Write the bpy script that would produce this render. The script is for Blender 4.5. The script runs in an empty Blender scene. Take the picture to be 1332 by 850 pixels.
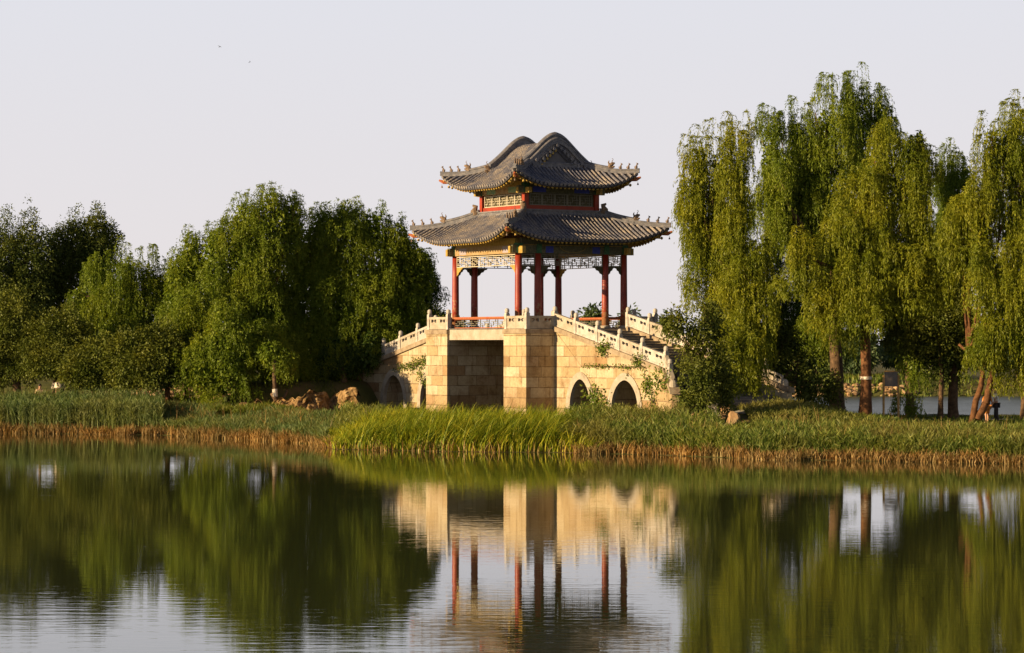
import bpy, math, random
import numpy as np
from mathutils import Vector, Matrix
R = math.radians
rng = np.random.default_rng(7)
random.seed(7)
scene = bpy.context.scene
C = scene.collection

# ------------------------------------------------------------------ camera, sky, sun, exposure
F_PX, YH, CAM_H, W_PX, H_PX = 3500.0, 447.0, 4.7, 1332.0, 850.0
cd = bpy.data.cameras.new("camera")
cam = bpy.data.objects.new("camera", cd)
C.objects.link(cam)
cam.location = (0, 0, CAM_H)
cam.rotation_euler = (R(90), 0, 0)
cd.sensor_width = 36.0
cd.lens = F_PX / W_PX * 36.0
cd.shift_y = (YH - H_PX / 2) / W_PX
cd.clip_start = 0.5
cd.clip_end = 9000
scene.camera = cam

SUN_EL, SUN_B = 13.5, 25.0          # elevation; azimuth measured from -X towards the camera (-Y)
EXPOSURE = 0.9
sdir = Vector((-math.cos(R(SUN_B)) * math.cos(R(SUN_EL)), -math.sin(R(SUN_B)) * math.cos(R(SUN_EL)), math.sin(R(SUN_EL))))
sd = bpy.data.lights.new("sun", 'SUN')
sd.energy = 5.0
sd.angle = R(0.6)
sd.color = (1.0, 0.74, 0.42)
sun = bpy.data.objects.new("sun", sd)
C.objects.link(sun)
sun.rotation_euler = sdir.to_track_quat('Z', 'Y').to_euler()
sun.location = (-60, -30, 60)

world = bpy.data.worlds.new("World")
scene.world = world
world.use_nodes = True
nt = world.node_tree
for n in list(nt.nodes):
    nt.nodes.remove(n)
wo = nt.nodes.new('ShaderNodeOutputWorld')
bg = nt.nodes.new('ShaderNodeBackground')
sky = nt.nodes.new('ShaderNodeTexSky')
sky.sky_type = 'NISHITA'
sky.sun_disc = False
sky.sun_elevation = R(SUN_EL)
sky.sun_rotation = math.atan2(sdir.x, sdir.y)
sky.dust_density = 2.0
sky.air_density = 1.0
tc = nt.nodes.new('ShaderNodeTexCoord')
sep = nt.nodes.new('ShaderNodeSeparateXYZ')
mr = nt.nodes.new('ShaderNodeMapRange')
mr.interpolation_type = 'SMOOTHSTEP'
mr.inputs['From Min'].default_value = 0.15
mr.inputs['From Max'].default_value = 0.48
mr.inputs['To Min'].default_value = 1.0
mr.inputs['To Max'].default_value = 0.0
mixw = nt.nodes.new('ShaderNodeMix')
mixw.data_type = 'RGBA'
mixw.inputs['B'].default_value = (4.05, 3.92, 4.15, 1)     # bright hazy band of evening air near the horizon
bg.inputs['Strength'].default_value = 0.1
dim = nt.nodes.new('ShaderNodeMix')
dim.data_type = 'RGBA'; dim.blend_type = 'MULTIPLY'
dim.inputs['Factor'].default_value = 1.0
dim.inputs['B'].default_value = (0.19, 0.215, 0.30, 1)
hz = nt.nodes.new('ShaderNodeMapRange')
hz.inputs['From Min'].default_value = 0.0
hz.inputs['From Max'].default_value = 0.14
hzm = nt.nodes.new('ShaderNodeMix')
hzm.data_type = 'RGBA'
hzm.inputs['A'].default_value = (4.30, 4.00, 3.98, 1)
hzm.inputs['B'].default_value = (4.02, 4.08, 4.42, 1)
nt.links.new(sep.outputs['Z'], hz.inputs['Value'])
nt.links.new(hz.outputs['Result'], hzm.inputs['Factor'])
nt.links.new(hzm.outputs['Result'], mixw.inputs['B'])
nt.links.new(tc.outputs['Generated'], sep.inputs[0])
nt.links.new(sep.outputs['Z'], mr.inputs['Value'])
nt.links.new(mr.outputs['Result'], mixw.inputs['Factor'])
nt.links.new(sky.outputs[0], dim.inputs['A'])
nt.links.new(dim.outputs['Result'], mixw.inputs['A'])
nt.links.new(mixw.outputs['Result'], bg.inputs['Color'])
nt.links.new(bg.outputs[0], wo.inputs[0])

scene.view_settings.view_transform = 'Standard'
scene.view_settings.look = 'None'
scene.view_settings.exposure = EXPOSURE
scene.view_settings.gamma = 1.0
scene.view_settings.use_curve_mapping = False
scene.cycles.max_bounces = 6
scene.cycles.diffuse_bounces = 3
scene.cycles.glossy_bounces = 3
scene.cycles.transmission_bounces = 4
scene.cycles.transparent_max_bounces = 8


# ------------------------------------------------------------------ materials
def new_mat(name):
    m = bpy.data.materials.new(name)
    m.use_nodes = True
    t = m.node_tree
    b = t.nodes['Principled BSDF']
    return m, t, b


def ramp(t, fac, stops):
    r = t.nodes.new('ShaderNodeValToRGB')
    els = r.color_ramp.elements
    while len(els) > 1:
        els.remove(els[-1])
    els[0].position = stops[0][0]
    els[0].color = (*stops[0][1], 1)
    for p, c in stops[1:]:
        e = els.new(p)
        e.color = (*c, 1)
    t.links.new(fac, r.inputs[0])
    return r.outputs['Color']


def noise(t, scale, detail=4, rough=0.55, vec=None, dist=0.0):
    n = t.nodes.new('ShaderNodeTexNoise')
    n.inputs['Scale'].default_value = scale
    n.inputs['Detail'].default_value = detail
    n.inputs['Roughness'].default_value = rough
    n.inputs['Distortion'].default_value = dist
    if vec is None:
        vec = t.nodes.new('ShaderNodeTexCoord').outputs['Object']
    t.links.new(vec, n.inputs['Vector'])
    return n.outputs['Fac']


def mix(t, fac, a, b, mode='MIX'):
    m = t.nodes.new('ShaderNodeMix')
    m.data_type = 'RGBA'
    m.blend_type = mode
    for key, v in (('Factor', fac), ('A', a), ('B', b)):
        if isinstance(v, (int, float)):
            m.inputs[key].default_value = v
        elif isinstance(v, tuple):
            m.inputs[key].default_value = (*v, 1)
        else:
            t.links.new(v, m.inputs[key])
    return m.outputs['Result']


def bump(t, b, h, strength=0.3, dist=0.02):
    n = t.nodes.new('ShaderNodeBump')
    n.inputs['Strength'].default_value = strength
    n.inputs['Distance'].default_value = dist
    t.links.new(h, n.inputs['Height'])
    t.links.new(n.outputs[0], b.inputs['Normal'])


def mat_noise(name, stops, scale=3.0, rough=0.8, bumps=0.3, spec=0.3, detail=5):
    m, t, b = new_mat(name)
    f = noise(t, scale, detail, 0.65)
    t.links.new(ramp(t, f, stops), b.inputs['Base Color'])
    b.inputs['Roughness'].default_value = rough
    b.inputs['Specular IOR Level'].default_value = spec
    if bumps:
        bump(t, b, noise(t, scale * 6, 4), bumps, 0.02)
    return m


def mat_leaf(name, c1, c2, c3, transl=0.25, big=0.35, patch=None):
    m = bpy.data.materials.new(name)
    m.use_nodes = True
    t = m.node_tree
    for n in list(t.nodes):
        t.nodes.remove(n)
    out = t.nodes.new('ShaderNodeOutputMaterial')
    geo = t.nodes.new('ShaderNodeNewGeometry')
    col = ramp(t, geo.outputs['Random Per Island'], [(0.0, c1), (0.55, c2), (1.0, c3)])
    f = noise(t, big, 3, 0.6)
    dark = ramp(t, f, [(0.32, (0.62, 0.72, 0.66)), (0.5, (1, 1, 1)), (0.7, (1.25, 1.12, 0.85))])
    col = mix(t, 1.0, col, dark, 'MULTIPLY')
    if patch:
        pf = ramp(t, noise(t, 0.22, 4, 0.65), [(0.46, (0, 0, 0)), (0.62, (0.75, 0.75, 0.75))])
        col = mix(t, pf, col, patch)
    d = t.nodes.new('ShaderNodeBsdfDiffuse')
    tr = t.nodes.new('ShaderNodeBsdfTranslucent')
    gl = t.nodes.new('ShaderNodeBsdfGlossy')
    gl.inputs['Roughness'].default_value = 0.45
    gl.inputs['Color'].default_value = (0.55, 0.6, 0.45, 1)
    t.links.new(col, d.inputs['Color'])
    trc = mix(t, 1.0, col, (1.3, 1.25, 0.45), 'MULTIPLY')
    t.links.new(trc, tr.inputs['Color'])
    m1 = t.nodes.new('ShaderNodeMixShader')
    m1.inputs[0].default_value = transl
    t.links.new(d.outputs[0], m1.inputs[1])
    t.links.new(tr.outputs[0], m1.inputs[2])
    m2 = t.nodes.new('ShaderNodeMixShader')
    m2.inputs[0].default_value = 0.02
    t.links.new(m1.outputs[0], m2.inputs[1])
    t.links.new(gl.outputs[0], m2.inputs[2])
    t.links.new(m2.outputs[0], out.inputs[0])
    return m


def mat_stone_blocks(name='stone_blocks'):
    m, t, b = new_mat(name)
    tc = t.nodes.new('ShaderNodeTexCoord').outputs['Object']
    s = t.nodes.new('ShaderNodeSeparateXYZ')
    t.links.new(tc, s.inputs[0])
    add = t.nodes.new('ShaderNodeMath')
    t.links.new(s.outputs['X'], add.inputs[0])
    t.links.new(s.outputs['Y'], add.inputs[1])
    cb = t.nodes.new('ShaderNodeCombineXYZ')
    t.links.new(add.outputs[0], cb.inputs['X'])
    t.links.new(s.outputs['Z'], cb.inputs['Y'])

    def bricks(c1, c2, mort, offs):
        br = t.nodes.new('ShaderNodeTexBrick')
        br.offset = 0.42
        br.offset_frequency = 2
        br.squash = 1.35
        br.squash_frequency = 3
        br.inputs['Color1'].default_value = (*c1, 1)
        br.inputs['Color2'].default_value = (*c2, 1)
        br.inputs['Mortar'].default_value = (*mort, 1)
        br.inputs['Scale'].default_value = 1.0
        br.inputs['Mortar Size'].default_value = 0.022
        br.inputs['Mortar Smooth'].default_value = 0.3
        br.inputs['Bias'].default_value = 0.0
        br.inputs['Brick Width'].default_value = 1.15
        br.inputs['Row Height'].default_value = 0.52
        mp = t.nodes.new('ShaderNodeMapping')
        mp.inputs['Location'].default_value = offs
        t.links.new(cb.outputs[0], mp.inputs[0])
        t.links.new(mp.outputs[0], br.inputs['Vector'])
        return br
    br = bricks((0.0, 0.0, 0.0), (1, 1, 1), (0.5, 0.5, 0.5), (0.3, 0.11, 0))
    tone = ramp(t, br.outputs['Color'], [(0.0, (0.21, 0.13, 0.065)), (0.12, (0.33, 0.25, 0.14)), (0.45, (0.41, 0.34, 0.215)), (0.8, (0.46, 0.41, 0.30)), (1.0, (0.31, 0.21, 0.11))])
    n1 = noise(t, 0.9, 6, 0.7)
    stain = ramp(t, n1, [(0.3, (0.52, 0.38, 0.27)), (0.47, (1, 0.95, 0.88)), (0.72, (1.2, 1.16, 1.12))])
    col = mix(t, 0.9, tone, stain, 'MULTIPLY')
    n2 = noise(t, 7, 5, 0.7)
    mm_ = t.nodes.new('ShaderNodeMath'); mm_.operation = 'MULTIPLY'
    t.links.new(br.outputs['Fac'], mm_.inputs[0])
    t.links.new(ramp(t, noise(t, 2.3, 3), [(0.3, (0.35, 0.35, 0.35)), (0.6, (1, 1, 1))]), mm_.inputs[1])
    mortf = mm_.outputs[0]
    col = mix(t, 0.5, col, ramp(t, n2, [(0.35, (0.7, 0.62, 0.55)), (0.6, (1.08, 1.05, 1.0))]), 'MULTIPLY')
    col = mix(t, mortf, col, (0.16, 0.105, 0.055))
    # rain streaks running down from the joints
    mps = t.nodes.new('ShaderNodeMapping')
    mps.inputs['Scale'].default_value = (3.2, 0.35, 1)
    t.links.new(cb.outputs[0], mps.inputs[0])
    st = noise(t, 1.0, 5, 0.7, mps.outputs[0])
    col = mix(t, 0.8, col, ramp(t, st, [(0.32, (0.55, 0.47, 0.38)), (0.45, (1, 1, 1))]), 'MULTIPLY')
    # damp foot of the masonry
    low = t.nodes.new('ShaderNodeMapRange')
    low.inputs['From Min'].default_value = 0.3
    low.inputs['From Max'].default_value = 2.2
    t.links.new(s.outputs['Z'], low.inputs['Value'])
    col = mix(t, low.outputs['Result'], mix(t, 1.0, col, (0.72, 0.62, 0.55), 'MULTIPLY'), col)
    t.links.new(col, b.inputs['Base Color'])
    b.inputs['Roughness'].default_value = 0.85
    b.inputs['Specular IOR Level'].default_value = 0.25
    h = mix(t, br.outputs['Fac'], n2, (0.0, 0.0, 0.0))
    bump(t, b, h, 0.6, 0.04)
    return m


M = {}
M['blocks'] = mat_stone_blocks()
M['pale_stone'] = mat_noise('pale_stone', [(0.25, (0.22, 0.17, 0.12)), (0.45, (0.34, 0.29, 0.22)), (0.7, (0.43, 0.38, 0.31))], 2.2, 0.8, 0.35)
M['white_marble'] = mat_noise('white_marble', [(0.28, (0.24, 0.20, 0.16)), (0.42, (0.38, 0.34, 0.29)), (0.7, (0.50, 0.47, 0.42))], 3.0, 0.7, 0.25)
M['coping'] = mat_noise('coping_stone', [(0.25, (0.15, 0.10, 0.065)), (0.5, (0.28, 0.215, 0.14)), (0.75, (0.38, 0.32, 0.23))], 2.5, 0.85, 0.4)
M['step_stone'] = mat_noise('step_stone', [(0.3, (0.07, 0.06, 0.055)), (0.6, (0.14, 0.125, 0.11)), (0.8, (0.19, 0.17, 0.15))], 2.0, 0.85, 0.3)
M['rubble'] = mat_noise('rubble_stone', [(0.2, (0.15, 0.08, 0.035)), (0.45, (0.31, 0.185, 0.085)), (0.7, (0.42, 0.30, 0.165))], 1.6, 0.9, 0.6)
M['earth'] = mat_noise('orange_earth', [(0.3, (0.04, 0.04, 0.015)), (0.42, (0.14, 0.085, 0.035)), (0.58, (0.30, 0.19, 0.085)), (0.75, (0.40, 0.30, 0.16))], 3.2, 0.95, 1.0, 0.1)
M['red'] = mat_noise('red_lacquer', [(0.2, (0.14, 0.020, 0.007)), (0.45, (0.26, 0.026, 0.007)), (0.75, (0.31, 0.045, 0.010))], 1.7, 0.55, 0.1, 0.4)
def mat_column():
    m, t, b = new_mat('column_lacquer')
    tcn = t.nodes.new('ShaderNodeTexCoord').outputs['Object']
    f = noise(t, 1.7, 5, 0.65)
    c = ramp(t, f, [(0.2, (0.12, 0.016, 0.008)), (0.45, (0.23, 0.021, 0.008)), (0.75, (0.29, 0.036, 0.011))])
    s_ = t.nodes.new('ShaderNodeSeparateXYZ')
    t.links.new(tcn, s_.inputs[0])
    mr_ = t.nodes.new('ShaderNodeMapRange')
    mr_.inputs['From Min'].default_value = 5.5
    mr_.inputs['From Max'].default_value = 7.6
    mr_.inputs['To Min'].default_value = 0.62
    mr_.inputs['To Max'].default_value = 0.30
    t.links.new(s_.outputs['Z'], mr_.inputs['Value'])
    lt = t.nodes.new('ShaderNodeMath')
    lt.operation = 'LESS_THAN'
    t.links.new(noise(t, 5, 6, 0.75), lt.inputs[0])
    t.links.new(mr_.outputs['Result'], lt.inputs[1])
    c = mix(t, lt.outputs[0], c, (0.30, 0.14, 0.06))
    t.links.new(c, b.inputs['Base Color'])
    b.inputs['Roughness'].default_value = 0.5
    bump(t, b, noise(t, 12, 3), 0.2, 0.01)
    return m


M['column'] = mat_column()
M['red_worn'] = mat_noise('worn_red_paint', [(0.3, (0.30, 0.055, 0.02)), (0.6, (0.34, 0.12, 0.045))], 9, 0.7, 0.2)
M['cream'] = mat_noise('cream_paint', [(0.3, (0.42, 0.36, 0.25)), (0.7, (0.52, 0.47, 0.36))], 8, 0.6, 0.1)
M['lattice_dark'] = mat_noise('lattice_paint_dark', [(0.3, (0.13, 0.12, 0.085)), (0.7, (0.24, 0.22, 0.165))], 9, 0.6, 0.1)  # lattice with the side's shade put into the colour; also bench infill
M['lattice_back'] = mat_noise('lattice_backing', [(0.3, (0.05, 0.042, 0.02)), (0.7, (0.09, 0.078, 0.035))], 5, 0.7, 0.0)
M['gold'] = mat_noise('gold_paint', [(0.25, (0.22, 0.12, 0.022)), (0.5, (0.36, 0.235, 0.05)), (0.75, (0.45, 0.33, 0.10))], 11, 0.55, 0.1)
M['ochre_beam_lit'] = mat_noise('ochre_beam_paint_lit', [(0.3, (0.25, 0.145, 0.055)), (0.5, (0.33, 0.22, 0.10)), (0.7, (0.36, 0.28, 0.16))], 5, 0.65, 0.1)  # beam paint of the sunlit sides, sunlight put into the ochre
M['lav_patch'] = mat_noise('lavender_paint_lit', [(0.3, (0.32, 0.24, 0.20)), (0.6, (0.32, 0.29, 0.34))], 14, 0.65, 0.1)  # paler copy of the blue fields for the lit sides
M['mint_patch'] = mat_noise('mint_paint', [(0.35, (0.10, 0.25, 0.14)), (0.55, (0.24, 0.32, 0.18)), (0.7, (0.36, 0.30, 0.14))], 16, 0.65, 0.1)
M['dark_beam_shaded'] = mat_noise('olive_beam_paint_shaded', [(0.3, (0.05, 0.055, 0.035)), (0.5, (0.10, 0.10, 0.06)), (0.7, (0.17, 0.15, 0.08))], 10, 0.65, 0.1)  # the same beams with shade put into an olive paint
M['blue_patch'] = mat_noise('blue_paint', [(0.3, (0.03, 0.045, 0.26)), (0.7, (0.05, 0.07, 0.42))], 10, 0.6, 0.05)
M['green_paint'] = mat_noise('dark_green_paint', [(0.3, (0.02, 0.07, 0.035)), (0.7, (0.06, 0.17, 0.08))], 10, 0.6, 0.05)
M['soffit'] = mat_noise('soffit_paint', [(0.3, (0.10, 0.05, 0.02)), (0.6, (0.26, 0.12, 0.035))], 9, 0.7, 0.0)
M['ridge'] = mat_noise('ridge_tile', [(0.25, (0.06, 0.06, 0.075)), (0.5, (0.14, 0.135, 0.145)), (0.75, (0.26, 0.235, 0.22))], 4.5, 0.6, 0.35, 0.5)
M['gable'] = mat_noise('gable_board', [(0.3, (0.10, 0.095, 0.10)), (0.7, (0.15, 0.14, 0.145))], 3, 0.7, 0.1)
M['figure'] = mat_noise('roof_figure_clay', [(0.3, (0.10, 0.07, 0.05)), (0.7, (0.24, 0.16, 0.10))], 12, 0.6, 0.2)


def mat_tiles():
    m, t, b = new_mat('grey_roof_tile')
    f = noise(t, 1.3, 7, 0.72)
    f2 = noise(t, 14, 3, 0.6)
    c = ramp(t, f, [(0.28, (0.065, 0.070, 0.095)), (0.44, (0.145, 0.145, 0.175)), (0.58, (0.30, 0.26, 0.225)), (0.8, (0.46, 0.385, 0.29))])
    c = mix(t, 0.75, c, ramp(t, f2, [(0.3, (0.55, 0.52, 0.52)), (0.55, (1, 1, 1)), (0.75, (1.4, 1.3, 1.15))]), 'MULTIPLY')
    t.links.new(c, b.inputs['Base Color'])
    b.inputs['Roughness'].default_value = 0.5
    b.inputs['Specular IOR Level'].default_value = 0.55
    bump(t, b, noise(t, 9, 4), 0.5, 0.03)
    return m


M['tile'] = mat_tiles()
M['tile_bed'] = mat_noise('tile_channel', [(0.3, (0.028, 0.028, 0.036)), (0.7, (0.085, 0.08, 0.085))], 5, 0.7, 0.3)
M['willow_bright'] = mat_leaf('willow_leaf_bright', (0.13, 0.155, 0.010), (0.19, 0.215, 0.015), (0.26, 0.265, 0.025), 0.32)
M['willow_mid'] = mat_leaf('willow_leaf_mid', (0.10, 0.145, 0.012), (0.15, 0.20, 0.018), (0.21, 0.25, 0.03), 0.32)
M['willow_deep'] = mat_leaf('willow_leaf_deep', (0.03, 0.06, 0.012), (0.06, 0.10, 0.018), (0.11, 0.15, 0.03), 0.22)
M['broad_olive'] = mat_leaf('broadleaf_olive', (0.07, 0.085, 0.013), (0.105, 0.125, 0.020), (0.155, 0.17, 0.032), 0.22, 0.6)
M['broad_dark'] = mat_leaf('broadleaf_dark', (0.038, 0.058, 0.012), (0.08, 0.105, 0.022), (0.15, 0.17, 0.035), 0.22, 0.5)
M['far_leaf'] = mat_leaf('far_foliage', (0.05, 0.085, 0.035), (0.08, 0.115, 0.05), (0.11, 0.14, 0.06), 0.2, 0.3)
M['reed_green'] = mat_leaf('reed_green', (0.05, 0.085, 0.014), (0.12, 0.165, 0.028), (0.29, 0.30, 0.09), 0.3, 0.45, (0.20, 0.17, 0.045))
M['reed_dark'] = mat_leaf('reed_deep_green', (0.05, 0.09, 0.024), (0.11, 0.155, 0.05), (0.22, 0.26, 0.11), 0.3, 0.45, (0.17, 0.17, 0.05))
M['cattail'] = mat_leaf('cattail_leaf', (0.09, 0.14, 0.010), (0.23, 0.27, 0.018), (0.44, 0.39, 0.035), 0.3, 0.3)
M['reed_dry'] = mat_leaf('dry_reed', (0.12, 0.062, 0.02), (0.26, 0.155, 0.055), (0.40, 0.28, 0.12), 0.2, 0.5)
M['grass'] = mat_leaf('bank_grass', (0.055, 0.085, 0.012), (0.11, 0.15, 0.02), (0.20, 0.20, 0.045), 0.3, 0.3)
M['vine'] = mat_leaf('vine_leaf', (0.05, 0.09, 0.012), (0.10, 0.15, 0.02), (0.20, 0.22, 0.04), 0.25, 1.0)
M['bark'] = mat_noise('bark', [(0.3, (0.05, 0.032, 0.02)), (0.55, (0.12, 0.075, 0.042)), (0.75, (0.22, 0.13, 0.07))], 6, 0.9, 0.7, 0.15)
M['bark_red'] = mat_noise('reddish_bark', [(0.3, (0.055, 0.026, 0.012)), (0.5, (0.13, 0.06, 0.026)), (0.7, (0.20, 0.095, 0.04))], 6, 0.9, 0.7, 0.15)
M['whitewash'] = mat_noise('whitewash', [(0.35, (0.35, 0.27, 0.18)), (0.6, (0.72, 0.66, 0.55))], 7, 0.85, 0.3)
M['soil'] = mat_noise('bank_soil', [(0.3, (0.05, 0.055, 0.018)), (0.5, (0.10, 0.10, 0.03)), (0.7, (0.17, 0.12, 0.055))], 0.6, 0.95, 0.5, 0.1)
M['path'] = mat_noise('pale_path', [(0.3, (0.26, 0.23, 0.19)), (0.7, (0.36, 0.33, 0.28))], 1.0, 0.9, 0.3, 0.1)
M['wood'] = mat_noise('yellow_wood', [(0.3, (0.34, 0.19, 0.06)), (0.7, (0.5, 0.3, 0.1))], 6, 0.7, 0.2)
M['board'] = mat_noise('dark_board', [(0.3, (0.07, 0.055, 0.045)), (0.6, (0.13, 0.10, 0.08))], 6, 0.4, 0.1, 0.5)
M['skin'] = mat_noise('skin', [(0.3, (0.42, 0.22, 0.13)), (0.7, (0.5, 0.28, 0.17))], 5, 0.6, 0.0)
M['hair'] = mat_noise('dark_hair', [(0.3, (0.012, 0.009, 0.008)), (0.7, (0.03, 0.022, 0.018))], 20, 0.5, 0.0)
M['orange_cloth'] = mat_noise('orange_cloth', [(0.3, (0.62, 0.20, 0.03)), (0.7, (0.72, 0.30, 0.05))], 6, 0.85, 0.1)
M['white_cloth'] = mat_noise('white_cloth', [(0.3, (0.66, 0.62, 0.55)), (0.7, (0.78, 0.75, 0.7))], 6, 0.85, 0.1)
M['yellow_cloth'] = mat_noise('yellow_cloth', [(0.3, (0.7, 0.45, 0.03)), (0.7, (0.8, 0.55, 0.06))], 6, 0.85, 0.1)
M['dark_cloth'] = mat_noise('dark_cloth', [(0.3, (0.025, 0.02, 0.022)), (0.7, (0.05, 0.04, 0.045))], 6, 0.85, 0.1)
M['beige_cloth'] = mat_noise('beige_cloth', [(0.3, (0.46, 0.32, 0.17)), (0.7, (0.56, 0.42, 0.25))], 6, 0.85, 0.1)
M['bird'] = mat_noise('dark_feathers', [(0.3, (0.03, 0.028, 0.03)), (0.7, (0.07, 0.06, 0.06))], 20, 0.7, 0.0)


def mat_water():
    m, t, b = new_mat('lake_water')
    b.inputs['Base Color'].default_value = (0.042, 0.050, 0.018, 1)
    b.inputs['Roughness'].default_value = 0.015
    b.inputs['IOR'].default_value = 1.5
    tcn = t.nodes.new('ShaderNodeTexCoord').outputs['Object']
    mp = t.nodes.new('ShaderNodeMapping')
    mp.inputs['Scale'].default_value = (0.8, 3.2, 1)
    t.links.new(tcn, mp.inputs[0])
    n1 = noise(t, 1.0, 3, 0.55, mp.outputs[0], 0.3)
    mp2 = t.nodes.new('ShaderNodeMapping')
    mp2.inputs['Scale'].default_value = (0.06, 0.15, 1)
    t.links.new(tcn, mp2.inputs[0])
    n2 = noise(t, 1.0, 2, 0.5, mp2.outputs[0])
    calm = t.nodes.new('ShaderNodeMapRange')
    calm.inputs['From Min'].default_value = 0.35
    calm.inputs['From Max'].default_value = 0.7
    calm.inputs['To Min'].default_value = 0.45
    calm.inputs['To Max'].default_value = 1.0
    t.links.new(n2, calm.inputs['Value'])
    mu = t.nodes.new('ShaderNodeMath')
    mu.operation = 'MULTIPLY'
    t.links.new(n1, mu.inputs[0])
    t.links.new(calm.outputs['Result'], mu.inputs[1])
    # the open lake behind the causeway is ruffled by the wind
    sp = t.nodes.new('ShaderNodeSeparateXYZ')
    t.links.new(tcn, sp.inputs[0])
    rg = t.nodes.new('ShaderNodeMapRange')
    rg.inputs['From Min'].default_value = 145
    rg.inputs['From Max'].default_value = 165
    rg.inputs['To Min'].default_value = 0.015
    rg.inputs['To Max'].default_value = 0.32
    t.links.new(sp.outputs['Y'], rg.inputs['Value'])
    t.links.new(rg.outputs['Result'], b.inputs['Roughness'])
    wind = t.nodes.new('ShaderNodeMapRange')
    wind.inputs['From Min'].default_value = 150
    wind.inputs['From Max'].default_value = 175
    wind.inputs['To Min'].default_value = 1.0
    wind.inputs['To Max'].default_value = 70.0
    t.links.new(sp.outputs['Y'], wind.inputs['Value'])
    mw = t.nodes.new('ShaderNodeMath')
    mw.operation = 'MULTIPLY'
    t.links.new(mu.outputs[0], mw.inputs[0])
    t.links.new(wind.outputs['Result'], mw.inputs[1])
    bump(t, b, mw.outputs[0], 0.35, 0.0085)
    return m


M['water'] = mat_water()


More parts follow.
